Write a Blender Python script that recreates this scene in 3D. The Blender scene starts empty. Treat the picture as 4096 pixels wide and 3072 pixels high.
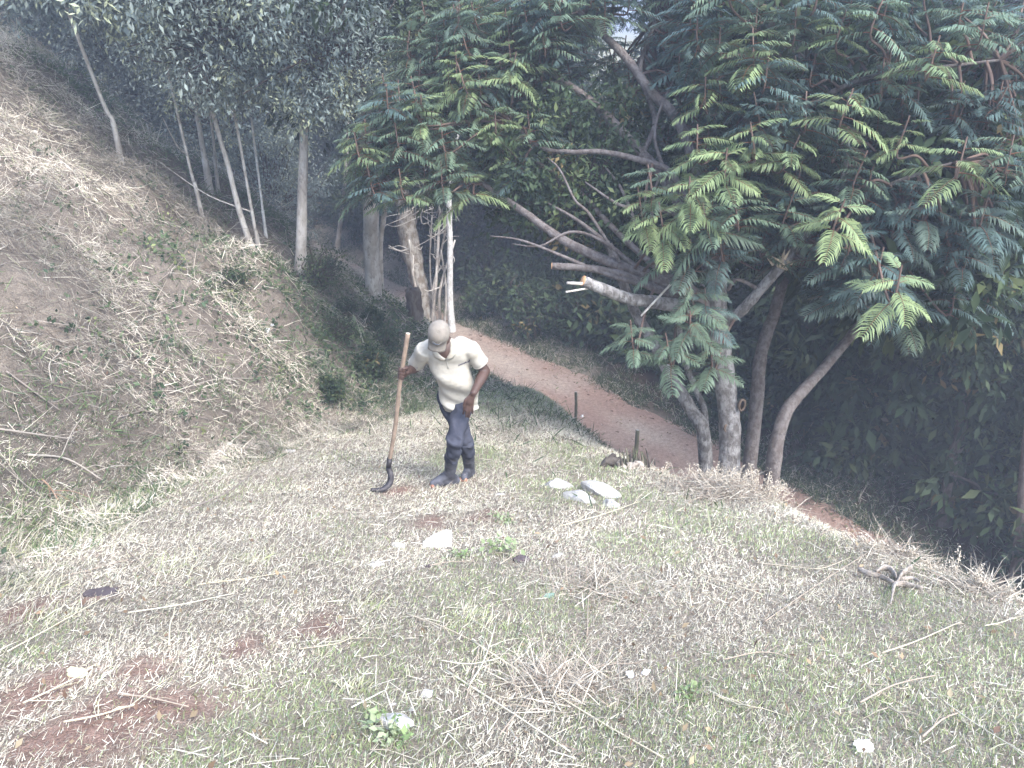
import bpy, math
import numpy as np
from mathutils import Vector, Matrix

SC = bpy.context.scene
COL = SC.collection
R = math.radians

# ------------------------------------------------------------------ camera, sky, sun, exposure
PITCH = 24.0
FPX = 804.0
cam_d = bpy.data.cameras.new('camera')
cam_d.sensor_width = 36.0
cam_d.lens = FPX / 1024.0 * 36.0
cam_d.clip_start = 0.05
cam_d.clip_end = 3000
cam = bpy.data.objects.new('camera', cam_d)
COL.objects.link(cam)
cam.location = (0, 0, 0)
cam.rotation_euler = (R(90 - PITCH), 0, 0)
SC.camera = cam

SUN_EL, SUN_AZ = 52.0, 140.0        # azimuth measured from +Y (view direction) towards +X
w = bpy.data.worlds.new('World')
SC.world = w
w.use_nodes = True
wn = w.node_tree.nodes
sky = wn.new('ShaderNodeTexSky')
sky.sky_type = 'NISHITA'
sky.sun_disc = False
sky.sun_elevation = R(SUN_EL)
sky.sun_rotation = R(SUN_AZ)
sky.air_density = 1.35
sky.dust_density = 2.2
wn['Background'].inputs[1].default_value = 0.15
w.node_tree.links.new(sky.outputs[0], wn['Background'].inputs[0])

sun_d = bpy.data.lights.new('sun', 'SUN')
sun_d.energy = 1.2
sun_d.angle = R(26)
sun_d.color = (1.0, 0.985, 0.97)
sun = bpy.data.objects.new('sun', sun_d)
COL.objects.link(sun)
_sd = Vector((math.sin(R(SUN_AZ)) * math.cos(R(SUN_EL)), math.cos(R(SUN_AZ)) * math.cos(R(SUN_EL)), math.sin(R(SUN_EL))))
sun.rotation_euler = (-_sd).to_track_quat('-Z', 'Y').to_euler()

SC.view_settings.view_transform = 'Standard'
SC.view_settings.look = 'None'
SC.view_settings.gamma = 1.0
SC.view_settings.use_curve_mapping = False
SC.view_settings.exposure = 2.1
SC.render.engine = 'CYCLES'
cy = SC.cycles
cy.max_bounces = 5
cy.diffuse_bounces = 3
cy.glossy_bounces = 2
cy.transmission_bounces = 3
cy.transparent_max_bounces = 4
cy.volume_bounces = 0
cy.caustics_reflective = False
cy.caustics_refractive = False
cy.use_denoising = True

# ------------------------------------------------------------------ helpers
rng = np.random.default_rng(7)
CP, SP = math.cos(R(PITCH)), math.sin(R(PITCH))


def ray(u, v):
    a = (u - 512.0) / FPX
    b = (384.0 - v) / FPX
    return np.array([a, CP + b * SP, -SP + b * CP])


def P(u, v, t):
    """the point at depth t (metres) seen at photograph position u, v (1024 x 768)"""
    return ray(u, v) * t


def unit(a):
    a = np.asarray(a, float)
    return a / (np.linalg.norm(a, axis=-1, keepdims=True) + 1e-12)


def _hash(ix, iy, seed):
    n = (ix.astype(np.int64) * 374761393 + iy.astype(np.int64) * 668265263 + seed * 974711) & 0x7fffffff
    n = ((n ^ (n >> 13)) * 1274126177) & 0x7fffffff
    n = n ^ (n >> 16)
    return (n & 0xffff) / 65535.0


def vnoise(x, y, scale=1.0, seed=0):
    x = np.asarray(x, float) / scale
    y = np.asarray(y, float) / scale
    ix, iy = np.floor(x), np.floor(y)
    fx, fy = x - ix, y - iy
    fx = fx * fx * (3 - 2 * fx)
    fy = fy * fy * (3 - 2 * fy)
    a = _hash(ix, iy, seed)
    b = _hash(ix + 1, iy, seed)
    c = _hash(ix, iy + 1, seed)
    d = _hash(ix + 1, iy + 1, seed)
    return (a * (1 - fx) + b * fx) * (1 - fy) + (c * (1 - fx) + d * fx) * fy


def fbm(x, y, scale, seed=0, o=3):
    s, amp, tot = 0, 1, 0
    for k in range(o):
        s = s + amp * vnoise(x, y, scale / 2 ** k, seed + 17 * k)
        tot += amp
        amp *= .5
    return s / tot


def smooth(e0, e1, x):
    t = np.clip((x - e0) / (e1 - e0), 0, 1)
    return t * t * (3 - 2 * t)


def mk_mesh(name, verts, faces_quads=None, faces_tris=None, cols=None, smooth_sh=False):
    """fast mesh from arrays: verts n x 3, quads m x 4, tris k x 3, point colours n x 3"""
    me = bpy.data.meshes.new(name)
    verts = np.ascontiguousarray(verts, np.float32)
    q = np.zeros((0, 4), np.int32) if faces_quads is None else np.asarray(faces_quads, np.int32).reshape(-1, 4)
    t = np.zeros((0, 3), np.int32) if faces_tris is None else np.asarray(faces_tris, np.int32).reshape(-1, 3)
    me.vertices.add(len(verts))
    me.vertices.foreach_set('co', verts.ravel())
    nl = q.size + t.size
    me.loops.add(nl)
    me.loops.foreach_set('vertex_index', np.concatenate([q.ravel(), t.ravel()]).astype(np.int32))
    me.polygons.add(len(q) + len(t))
    st = np.concatenate([np.arange(len(q)) * 4, q.size + np.arange(len(t)) * 3]).astype(np.int32)
    me.polygons.foreach_set('loop_start', st)
    if smooth_sh:
        me.polygons.foreach_set('use_smooth', np.ones(len(q) + len(t), bool))
    if cols is not None:
        ca = me.color_attributes.new('Col', 'FLOAT_COLOR', 'POINT')
        c4 = np.ones((len(verts), 4), np.float32)
        c4[:, :3] = cols
        ca.data.foreach_set('color', c4.ravel())
    me.update(calc_edges=True)
    me.validate()
    return me


def link(name, me, mat=None, parent=None, label=None, cat=None, group=None, kind=None):
    o = bpy.data.objects.new(name, me)
    COL.objects.link(o)
    if mat is not None and me is not None and len(me.materials) == 0:
        me.materials.append(mat)
    if parent is not None:
        o.parent = parent
    tag(o, label, cat, group, kind)
    return o


def tag(o, label=None, cat=None, group=None, kind=None):
    if label:
        o['label'] = label
    if cat:
        o['category'] = cat
    if group:
        o['group'] = group
    if kind:
        o['kind'] = kind
    return o


def empty(name, loc, label=None, cat=None, group=None):
    o = bpy.data.objects.new(name, None)
    o.empty_display_size = .1
    COL.objects.link(o)
    o.location = [float(c) for c in loc]
    return tag(o, label, cat, group)


class MB:
    """collects shapes for ONE mesh"""

    def __init__(self):
        self.v, self.q, self.t, self.c, self.n = [], [], [], [], 0

    def add(self, v, q=None, t=None, c=(1, 1, 1)):
        v = np.asarray(v, float)
        self.v.append(v)
        if q is not None and len(q):
            self.q.append(np.asarray(q, int) + self.n)
        if t is not None and len(t):
            self.t.append(np.asarray(t, int) + self.n)
        self.c.append(np.broadcast_to(np.asarray(c, float), (len(v), 3)))
        self.n += len(v)

    def tube(self, pts, rad, sides=7, c=(1, 1, 1), rough=0.0, cap=True, seed=0, flat=1.0):
        pts = np.asarray(pts, float)
        n = len(pts)
        rad = np.interp(np.linspace(0, 1, n), np.linspace(0, 1, len(np.atleast_1d(rad))), np.atleast_1d(rad))
        tan = unit(np.gradient(pts, axis=0))
        ref = np.array([0.31, 0.2, 0.93]) if abs(tan[0] @ np.array([0.31, 0.2, 0.93])) < .9 else np.array([1., 0, 0])
        nrm = unit(ref - (ref @ tan[0]) * tan[0])
        ang = np.linspace(0, 2 * np.pi, sides, endpoint=False)
        rg = np.random.default_rng(seed + 11)
        V = []
        for i in range(n):
            nrm = unit(nrm - (nrm @ tan[i]) * tan[i])
            bn = np.cross(tan[i], nrm)
            rr = rad[i] * (1 + rough * rg.uniform(-1, 1, sides))
            V.append(pts[i] + (np.cos(ang) * rr)[:, None] * nrm + (np.sin(ang) * rr * flat)[:, None] * bn)
        V = np.concatenate(V)
        i, j = np.meshgrid(np.arange(n - 1), np.arange(sides), indexing='ij')
        a = i * sides + j
        b = i * sides + (j + 1) % sides
        Q = np.stack([a, b, b + sides, a + sides], -1).reshape(-1, 4)
        T = None
        if cap:
            V = np.concatenate([V, pts[:1], pts[-1:]])
            k = np.arange(sides)
            T = np.concatenate([np.stack([np.full(sides, n * sides), (k + 1) % sides, k], -1),
                                np.stack([np.full(sides, n * sides + 1), (n - 1) * sides + k, (n - 1) * sides + (k + 1) % sides], -1)])
        self.add(V, Q, T, c)

    def mesh(self, name, sm=True):
        v = np.concatenate(self.v)
        q = np.concatenate(self.q) if self.q else None
        t = np.concatenate(self.t) if self.t else None
        return mk_mesh(name, v, q, t, np.concatenate(self.c), sm)

    def build(self, name, mat, parent=None, sm=True, org=None, **k):
        """org: the parent's location (the mesh is made in world coordinates and shifted to it)"""
        me = self.mesh(name, sm)
        if org is not None:
            me.transform(Matrix.Translation(-Vector([float(c) for c in org])))
        o = link(name, me, mat, parent, **k)
        return o


def spline(ctrl, n=6):
    """Catmull-Rom through control points"""
    c = np.asarray(ctrl, float)
    if len(c) == 2:
        return c[0] + (c[1] - c[0]) * np.linspace(0, 1, n + 1)[:, None]
    p = np.vstack([2 * c[0] - c[1], c, 2 * c[-1] - c[-2]])
    out = []
    for i in range(1, len(p) - 2):
        for s in np.linspace(0, 1, n, endpoint=False):
            a, b, d, e = p[i - 1], p[i], p[i + 1], p[i + 2]
            out.append(.5 * (2 * b + (d - a) * s + (2 * a - 5 * b + 4 * d - e) * s * s + (3 * b - a - 3 * d + e) * s ** 3))
    out.append(c[-1])
    return np.array(out)


# ------------------------------------------------------------------ materials
def new_mat(name):
    m = bpy.data.materials.new(name)
    m.use_nodes = True
    nt = m.node_tree
    return m, nt, nt.nodes, nt.links, nt.nodes['Principled BSDF']


def mix(nt, fac, a, b, mode='MIX'):
    n = nt.nodes.new('ShaderNodeMix')
    n.data_type = 'RGBA'
    n.blend_type = mode
    for sock, val in ((0, fac), (6, a), (7, b)):
        if hasattr(val, 'is_linked') or hasattr(val, 'links'):
            nt.links.new(val, n.inputs[sock])
        elif isinstance(val, (int, float)):
            n.inputs[sock].default_value = val
        else:
            n.inputs[sock].default_value = (*val, 1)
    return n.outputs[2]


def noise(nt, scale, detail=4, rough=.55, coord=None, vscale=None):
    n = nt.nodes.new('ShaderNodeTexNoise')
    n.inputs['Scale'].default_value = scale
    n.inputs['Detail'].default_value = detail
    n.inputs['Roughness'].default_value = rough
    tc = nt.nodes.new('ShaderNodeTexCoord')
    src = tc.outputs[coord or 'Object']
    if vscale:
        mp = nt.nodes.new('ShaderNodeMapping')
        mp.inputs['Scale'].default_value = vscale
        nt.links.new(src, mp.inputs[0])
        src = mp.outputs[0]
    nt.links.new(src, n.inputs['Vector'])
    return n.outputs[0]


def ramp(nt, fac, stops):
    n = nt.nodes.new('ShaderNodeValToRGB')
    e = n.color_ramp.elements
    while len(e) < len(stops):
        e.new(.5)
    for k, (p, c) in enumerate(stops):
        e[k].position = p
        e[k].color = (*c, 1) if len(c) == 3 else c
    nt.links.new(fac, n.inputs[0])
    return n.outputs[0]


def bump(nt, bsdf, h, strength, dist):
    b = nt.nodes.new('ShaderNodeBump')
    b.inputs['Strength'].default_value = strength
    b.inputs['Distance'].default_value = dist
    nt.links.new(h, b.inputs['Height'])
    nt.links.new(b.outputs[0], bsdf.inputs['Normal'])


def attr_col(nt):
    a = nt.nodes.new('ShaderNodeAttribute')
    a.attribute_name = 'Col'
    return a.outputs[0]


def mat_attr(name, rough=.8, spec=.2, transl=0.0, obj_var=0.0, tint=(1, 1, 1)):
    """base colour from the mesh's own per-piece colours; optional light through the leaf"""
    m, nt, nd, lk, bs = new_mat(name)
    c = attr_col(nt)
    if tint != (1, 1, 1):
        c = mix(nt, 1.0, c, tint, 'MULTIPLY')
    if obj_var:
        oi = nd.new('ShaderNodeObjectInfo')
        f = ramp(nt, oi.outputs['Random'], [(0, (1 - obj_var,) * 3), (1, (1 + obj_var * .6,) * 3)])
        c = mix(nt, 1.0, c, f, 'MULTIPLY')
    lk.new(c, bs.inputs['Base Color'])
    bs.inputs['Roughness'].default_value = rough
    bs.inputs['Specular IOR Level'].default_value = spec
    if transl:
        tr = nd.new('ShaderNodeBsdfTranslucent')
        lk.new(c, tr.inputs[0])
        ms = nd.new('ShaderNodeMixShader')
        ms.inputs[0].default_value = transl
        lk.new(bs.outputs[0], ms.inputs[1])
        lk.new(tr.outputs[0], ms.inputs[2])
        lk.new(ms.outputs[0], nd['Material Output'].inputs[0])
    return m


def mat_plain(name, col, rough=.7, spec=.3, nscale=None, namp=.25, bmp=0.0, bscale=None, metal=0):
    m, nt, nd, lk, bs = new_mat(name)
    if nscale:
        f = noise(nt, nscale)
        lo = tuple(c * (1 - namp) for c in col)
        hi = tuple(min(1, c * (1 + namp)) for c in col)
        lk.new(ramp(nt, f, [(.3, lo), (.7, hi)]), bs.inputs['Base Color'])
    else:
        bs.inputs['Base Color'].default_value = (*col, 1)
    bs.inputs['Roughness'].default_value = rough
    bs.inputs['Specular IOR Level'].default_value = spec
    bs.inputs['Metallic'].default_value = metal
    if bmp:
        bump(nt, bs, noise(nt, bscale or nscale or 20), bmp, .02)
    return m


def mat_bark(name, base, patch, dark, pscale=9, vs=(1, 1, .35), bmp=.6):
    m, nt, nd, lk, bs = new_mat(name)
    f1 = noise(nt, pscale, 5, .6, vscale=vs)
    f2 = noise(nt, pscale * 3.3, 4, .7, vscale=vs)
    c = ramp(nt, f1, [(.42, base), (.58, patch)])
    d = ramp(nt, f2, [(.3, dark), (.48, (1, 1, 1))])
    lk.new(mix(nt, .8, c, d, 'MULTIPLY'), bs.inputs['Base Color'])
    bs.inputs['Roughness'].default_value = .85
    bs.inputs['Specular IOR Level'].default_value = .15
    bump(nt, bs, f2, bmp, .03)
    return m


# ------------------------------------------------------------------ terrain
TOE = np.array([[-10, -3.6], [0, -3.1], [3.84, -2.9], [5.3, -2.95], [7.04, -2.4], [8.5, -1.9], [9.95, -1.3], [12.2, -.55],
                [14, -.6], [16.4, -1.3], [19.5, -3.4], [24, -6.3], [29, -9.6], [36, -14.5], [60, -30], [400, -200]])
CREST = np.array([[-10, 5.5], [0, 4.2], [2, 3.3], [3.37, 2.65], [4.46, 2.23], [5.4, 2.05], [5.9, 1.6], [6.7, 1.17], [8, .75],
                  [10.4, .55], [12.2, .6], [15, .6], [30, 3], [400, 100]])
ROAD_UP = np.array([[16, -4.5], [11, 3.6], [8.3, 7.4], [5.7, 11.2], [4.87, 12.5], [3.03, 15.3], [1.04, 17.9], [-1.35, 20.9], [-3.3, 24.2], [-6.6, 28.8], [-11, 35], [-18, 44]])
ROAD_Z = -7.5
ROAD_HW = 1.5
_d = unit(np.gradient(ROAD_UP, axis=0))
_n = np.stack([-_d[:, 1], _d[:, 0]], -1) * -1          # towards the valley side (+x, +y)
ROAD_C = ROAD_UP - _n * ROAD_HW


def road_s(x, y):
    """signed distance from the road's middle, positive on the valley side"""
    x = np.asarray(x, float)
    y = np.asarray(y, float)
    best = np.full(x.shape, 1e9)
    sgn = np.ones(x.shape)
    for a, b in zip(ROAD_C[:-1], ROAD_C[1:]):
        ab = b - a
        L2 = ab @ ab
        t = np.clip(((x - a[0]) * ab[0] + (y - a[1]) * ab[1]) / L2, 0, 1)
        dx, dy = x - (a[0] + t * ab[0]), y - (a[1] + t * ab[1])
        dd = dx * dx + dy * dy
        cr = ab[0] * dy - ab[1] * dx
        m = dd < best
        best = np.where(m, dd, best)
        sgn = np.where(m, np.where(cr < 0, 1.0, -1.0), sgn)
    return np.sqrt(best) * sgn


def height(x, y, detail=True):
    x = np.asarray(x, float)
    y = np.asarray(y, float)
    lawn = -1.6 - .316 * y
    lawn = np.where(lawn < -7.0, -7.0 - (1 - np.exp(np.minimum(lawn + 7.0, 0))) * .5, lawn)
    dl = (np.interp(y, TOE[:, 0], TOE[:, 1]) - x) * .9
    dc = x - np.interp(y, CREST[:, 0], CREST[:, 1])
    bank = np.where(dl > 0, .78 * dl + .30 * np.minimum(dl, .8), 0)
    bank = bank + .06 * np.maximum(dl - 3, 0)
    bank = np.where(np.abs(dl) < .35, .92 * (dl + .35) ** 2 / 1.4, bank)
    bank = np.where(bank > 9, 9 + (1 - np.exp(-(bank - 9) / 5)) * 4, bank)
    s = road_s(x, y)
    k = .45
    drop = np.where(dc > k, dc, np.where(dc > -k, (dc + k) ** 2 / (4 * k), 0)) * 1.0
    z = lawn - drop
    z = np.maximum(z, ROAD_Z + .05) + bank
    # valley side of the road
    s2 = np.maximum(s - ROAD_HW, 0)
    far = ROAD_Z + .25 * smooth(0, .6, s2) - .16 * np.maximum(s2 - 1.5, 0)
    far = np.maximum(far, -15 + 0 * far)
    hill = .30 * np.maximum(np.hypot(x * .8, y) - 75, 0)
    hill = np.where(hill > 13, 13 + (hill - 13) * .01, hill)
    far = far + hill
    wv = smooth(.3, 1.2, s)
    z = z * (1 - wv) + far * wv
    wr = 1 - smooth(ROAD_HW + .05, ROAD_HW + 1.3, np.abs(s))
    z = z * (1 - wr) + (ROAD_Z - .03) * wr
    if detail:
        wl = smooth(.0, 1.0, dl)
        z = z + (fbm(x, y, 1.1, 3) - .5) * (.10 + .55 * wl * (1 - .8 * smooth(-6.0, -2.5, s))) * (1 - wr) * smooth(-.5, .8, dl + .6)
        z = z + np.abs(fbm(x * .8, y, .75, 23) - .5) * 1.25 * wl * (1 - smooth(-6.0, -2.5, s))
        z = z - .16 * np.exp(-((dl - .1) / .22) ** 2) * smooth(2, 3.5, y) * (1 - smooth(7.5, 9, y))
        z = z + (fbm(x, y, .5, 9, 2) - .5) * .06 * (1 - wr)
    return z


def hz(x, y):
    return float(height(np.array([x]), np.array([y]))[0])


def hit(u, v, tmin=1.2, tmax=90):
    """where the sight line of photograph position u, v meets the ground"""
    r = ray(u, v)
    ts = np.concatenate([np.arange(tmin, 20, .02), np.arange(20, tmax, .1)])
    d = r[2] * ts - height(r[0] * ts, r[1] * ts)
    k = np.argmax(d < 0)
    if not (d < 0).any():
        k = len(ts) - 1
    return np.array([r[0] * ts[k], r[1] * ts[k], float(height(r[0] * ts[k:k + 1], r[1] * ts[k:k + 1])[0])]), ts[k]


def axis_coords(parts):
    out = []
    for a, b, n in parts:
        out.append(np.linspace(a, b, n, endpoint=False))
    out.append([parts[-1][1]])
    return np.concatenate(out)


xs = axis_coords([(-300, -40, 26), (-40, -12, 40), (-12, 8, 220), (8, 30, 60), (30, 300, 27)])
ys = axis_coords([(-12, .5, 30), (.5, 20, 215), (20, 50, 90), (50, 120, 30), (120, 500, 30)])
GX, GY = np.meshgrid(xs, ys)
GZ = height(GX, GY)

# soil and litter colours (what the ground itself is made of)
SOIL_PATCH = [(125, 725, .20), (60, 745, .16), (170, 715, .14), (20, 612, .14), (35, 695, .14), (310, 625, .13), (150, 668, .10), (435, 521, .15), (492, 515, .09),
              (405, 492, .13), (100, 600, .08), (235, 645, .10)]
GREEN_PATCH = [(290, 745, .35), (365, 665, .28), (560, 488, .45), (610, 497, .35), (585, 470, .40), (860, 705, .38), (965, 745, .40), (910, 655, .30),
               (700, 520, .35), (500, 640, .28), (30, 640, .20), (480, 590, .35), (640, 545, .25), (250, 730, .30), (500, 400, 1.0), (520, 395, .8),
               (1000, 640, .28), (790, 545, .30), (400, 735, .22), (700, 750, .25), (620, 735, .2), (700, 690, .25), (60, 525, .35), (20, 545, .3),
               (780, 700, .2), (960, 690, .25), (540, 600, .2), (470, 460, .4), (830, 740, .2), (920, 610, .2), (560, 450, .3)]
SOIL_W = [(hit(u, v)[0], r) for u, v, r in SOIL_PATCH]
GREEN_W = [(hit(u, v)[0], r) for u, v, r in GREEN_PATCH]


def patch_mask(x, y, plist, seed):
    m = np.zeros_like(x)
    jx = (fbm(x, y, .35, seed) - .5) * .35
    jy = (fbm(x, y, .35, seed + 5) - .5) * .35
    for p, r in plist:
        m = np.maximum(m, 1 - np.hypot(x - p[0] + jx, (y - p[1] + jy) * .75) / (r * 1.35))
    return np.clip(m * 1.7, 0, 1)


def ground_colour(x, y):
    dl = np.interp(y, TOE[:, 0], TOE[:, 1]) - x
    dc = x - np.interp(y, CREST[:, 0], CREST[:, 1])
    s = road_s(x, y)
    soil = np.array([.27, .18, .148])
    litter = np.array([.27, .235, .195])
    hillc = np.array([.195, .168, .145])
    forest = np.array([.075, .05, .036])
    n = fbm(x, y, .8, 31)[..., None]
    c = litter * (.75 + .5 * n)
    ms = patch_mask(x, y, SOIL_W, 41)[..., None]
    c = c * (1 - ms) + soil * (.8 + .4 * n) * ms
    wl = smooth(-.1, .5, dl)[..., None]
    c = c * (1 - wl) + hillc * (.7 + .6 * n) * wl
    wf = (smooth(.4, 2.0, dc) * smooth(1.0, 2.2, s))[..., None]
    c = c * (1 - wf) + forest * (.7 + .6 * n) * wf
    far = smooth(60, 90, np.hypot(x, y))[..., None]
    c = c * (1 - far) + np.array([.34, .31, .16]) * (.75 + .5 * n) * far
    return c


gv = np.stack([GX, GY, GZ], -1).reshape(-1, 3)
ny, nx = GX.shape
i, j = np.meshgrid(np.arange(ny - 1), np.arange(nx - 1), indexing='ij')
a = i * nx + j
gq = np.stack([a, a + 1, a + nx + 1, a + nx], -1).reshape(-1, 4)
m, nt, nd, lk, bs = new_mat('earth and litter')
c0 = attr_col(nt)
f = noise(nt, 14, 6, .7)
f3 = noise(nt, 90, 4, .7)
c1 = mix(nt, 1.0, c0, ramp(nt, f, [(.25, (.6, .58, .56)), (.75, (1.35, 1.35, 1.3))]), 'MULTIPLY')
c1 = mix(nt, 1.0, c1, ramp(nt, f3, [(.3, (.45, .44, .43)), (.7, (1.4, 1.4, 1.4))]), 'MULTIPLY')
lk.new(c1, bs.inputs['Base Color'])
bs.inputs['Roughness'].default_value = .95
bs.inputs['Specular IOR Level'].default_value = .1
bump(nt, bs, f3, .8, .02)
M_EARTH = m
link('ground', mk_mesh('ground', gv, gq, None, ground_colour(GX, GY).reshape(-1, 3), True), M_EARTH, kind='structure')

# dirt road: a strip of its own, wheel tracks and a low crown
rc = spline(np.c_[ROAD_C, np.zeros(len(ROAD_C))], 14)[:, :2]
rd = unit(np.gradient(rc, axis=0))
rn = np.stack([rd[:, 1], -rd[:, 0]], -1)
cr = np.linspace(-1, 1, 23)
arc = np.concatenate([[0], np.cumsum(np.linalg.norm(np.diff(rc, axis=0), axis=1))])
hwL = ROAD_HW + .12 + .34 * (fbm(arc, arc * 0, 1.3, 51) - .5) * 2
hwR = ROAD_HW + .05 + .34 * (fbm(arc, arc * 0 + 9, 1.1, 57) - .5) * 2
off = np.where(cr[None, :] < 0, cr[None, :] * hwL[:, None], cr[None, :] * hwR[:, None])
rx = rc[:, :1] + off * rn[:, :1]
ry = rc[:, 1:] + off * rn[:, 1:]
rut = -.035 * np.exp(-((np.abs(off) - .72) / .22) ** 2)
rut = rut * (.6 + .9 * fbm(arc[:, None] + 0 * off, off, 1.8, 63))
rz = ROAD_Z + .03 + rut + (fbm(rx, ry, .6, 61) - .5) * .06 - .05 * np.abs(cr[None, :]) ** 6
tracks = np.exp(-((np.abs(off) - .72) / .26) ** 2)
nr = fbm(rx, ry, 1.3, 71)
red, pale = np.array([.36, .25, .21]), np.array([.44, .365, .32])
wt = np.clip(tracks * .55 + (nr - .45) * 1.6 + .6 * smooth(15, 21, ry), 0, 1)[..., None]  # far stretch painted paler to offset the canopy's shade
rcol = red * (1 - wt) + pale * wt
k1, k2 = rx.shape
i, j = np.meshgrid(np.arange(k1 - 1), np.arange(k2 - 1), indexing='ij')
a = i * k2 + j
rq = np.stack([a, a + 1, a + k2 + 1, a + k2], -1).reshape(-1, 4)
link('dirt_road', mk_mesh('dirt_road', np.stack([rx, ry, rz], -1).reshape(-1, 3), rq, None, rcol.reshape(-1, 3), True), M_EARTH, kind='structure')
# ------------------------------------------------------------------ ground cover (nobody could count it: stuff)
def blades(base, dirv, length, width, bend, cols, rg):
    """five-point bent blades: base n x 3, direction n x 3, droop 'bend' as a fraction of length"""
    n = len(base)
    dirv = unit(dirv)
    side = unit(np.cross(dirv, unit(rg.normal(size=(n, 3)))))
    L = length[:, None]
    mid = base + dirv * L * .55
    tip = base + dirv * L * .97
    tip[:, 2] -= bend * length
    mid[:, 2] -= bend * length * .22
    w = width[:, None] * .5
    V = np.stack([base - side * w, base + side * w, mid + side * w * .8, mid - side * w * .8, tip], 1).reshape(-1, 3)
    k = np.arange(n)[:, None] * 5
    Q = k + np.array([[0, 1, 2, 3]])
    T = k + np.array([[3, 2, 4]])
    C = np.repeat(cols, 5, axis=0)
    return V, Q, T, C


def clippings(base, dirv, length, width, cols, rg):
    """four-point straight bits"""
    n = len(base)
    dirv = unit(dirv)
    side = unit(np.cross(dirv, unit(rg.normal(size=(n, 3)))))
    w = width[:, None] * .5
    tip = base + dirv * length[:, None]
    V = np.stack([base - side * w, base + side * w, tip + side * w * .4, tip - side * w * .4], 1).reshape(-1, 3)
    return V, np.arange(n)[:, None] * 4 + np.array([[0, 1, 2, 3]]), None, np.repeat(cols, 4, axis=0)


def pick(rg, table, n):
    """n colours drawn from a table of (weight, colour), each varied a little"""
    wts = np.array([t[0] for t in table], float)
    cs = np.array([t[1] for t in table], float)
    idx = rg.choice(len(table), n, p=wts / wts.sum())
    return cs[idx] * rg.uniform(.78, 1.2, (n, 1))


M_STRAW = mat_attr('dry straw', .75, .25, .18)
M_GRASS = mat_attr('green grass', .6, .3, .25)

STRAW_T = [(5, (.64, .595, .49)), (4, (.55, .51, .42)), (3, (.76, .72, .62)), (2, (.41, .355, .29)), (2.2, (.52, .52, .38)), (1.3, (.27, .20, .165))]
GREEN_T = [(4, (.34, .42, .19)), (3, (.41, .49, .24)), (2, (.49, .54, .30)), (2, (.23, .34, .15)), (1.5, (.35, .45, .32))]
HILL_T = [(4, (.51, .455, .375)), (3.5, (.40, .35, .295)), (3, (.61, .56, .47)), (2, (.22, .18, .155)), (1.2, (.34, .35, .22)), (1.2, (.69, .65, .55))]

# -- the cut lawn: short clippings, dry and green mixed by patches
rg = np.random.default_rng(101)
N = 680000
yy = 1.2 + (rg.random(N) ** 1.5) * 11.2
half = 2.0 + yy * .62
xx = rg.uniform(-1, 1, N) * np.minimum(half, 5.6)
dl = np.interp(yy, TOE[:, 0], TOE[:, 1]) - xx
dc = xx - np.interp(yy, CREST[:, 0], CREST[:, 1])
soilm = patch_mask(xx, yy, SOIL_W, 41)
greenm = patch_mask(xx, yy, GREEN_W, 77)
greenm = np.clip(greenm * .85 + smooth(.62, .80, fbm(xx, yy, .55, 91)) * .35, 0, 1)
dens = 1 - .78 * soilm
dens *= .55 + .75 * fbm(xx, yy, .28, 95)
keep = (dl < .55) & (dc < 2.4) & (rg.random(N) < dens)
xx, yy, greenm, dc = xx[keep], yy[keep], greenm[keep], dc[keep]
n = len(xx)
isg = rg.random(n) < np.clip(.05 + .68 * greenm, 0, .75)
far = np.clip(yy / 6.0, .5, 1.6)
elev = np.where(isg, rg.uniform(.5, 1.35, n), rg.beta(1.1, 2.2, n) * 1.35)
az = rg.uniform(0, 2 * np.pi, n)
# the mower's sweep: a loose common lean, uphill to the right
az = np.where(rg.random(n) < .45, R(62) + rg.normal(0, .55, n), az)
dv = np.stack([np.cos(az) * np.cos(elev), np.sin(az) * np.cos(elev), np.sin(elev)], -1)
ln = np.where(isg, rg.uniform(.014, .038, n), rg.gamma(2.0, .0088, n) + .007) * (.62 + .44 * far)
wd = np.where(isg, rg.uniform(.0018, .0034, n), rg.uniform(.0016, .0042, n)) * (.65 + .6 * far)
base = np.stack([xx, yy, height(xx, yy) + rg.uniform(-.004, .018, n) * (1 - isg)], -1)
cl = np.where(isg[:, None], pick(rg, GREEN_T, n), pick(rg, STRAW_T, n)) * (.86 + .30 * smooth(.3, .7, fbm(xx, yy, .5, 131)))[:, None]
for nm, sel, lab, mt in (('dry_cut_grass', ~isg, 'pale dry grass clippings strewn over the cut lawn', M_STRAW),
                         ('green_grass', isg, 'short green grass regrowing in patches on the lawn', M_GRASS)):
    V, Q, T, C = clippings(base[sel], dv[sel], ln[sel], wd[sel], cl[sel], rg)
    link(nm, mk_mesh(nm, V, Q, T, C), mt, label=lab, cat='grass', kind='stuff')

# -- loose straws, longer, lying on the lawn
N = 7000
yy = 1.3 + (rg.random(N) ** 1.4) * 9.5
xx = rg.uniform(-1, 1, N) * np.minimum(1 + yy * .62, 4.5)
dl = np.interp(yy, TOE[:, 0], TOE[:, 1]) - xx
dc = xx - np.interp(yy, CREST[:, 0], CREST[:, 1])
clump = fbm(xx, yy, .7, 123)
k = (dl < .4) & (dc < .6) & (rg.random(N) < smooth(.35, .72, clump) * .9 + .08)
xx, yy = xx[k], yy[k]
n = len(xx)
az = rg.uniform(0, 2 * np.pi, n)
el = rg.normal(.10, .12, n)
dv = np.stack([np.cos(az) * np.cos(el), np.sin(az) * np.cos(el), np.sin(el) - .316 * np.sin(az) * np.cos(el)], -1)
ln = rg.gamma(2.5, .03, n) + .04
base = np.stack([xx, yy, height(xx, yy) + rg.uniform(.008, .03, n)], -1)
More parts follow.
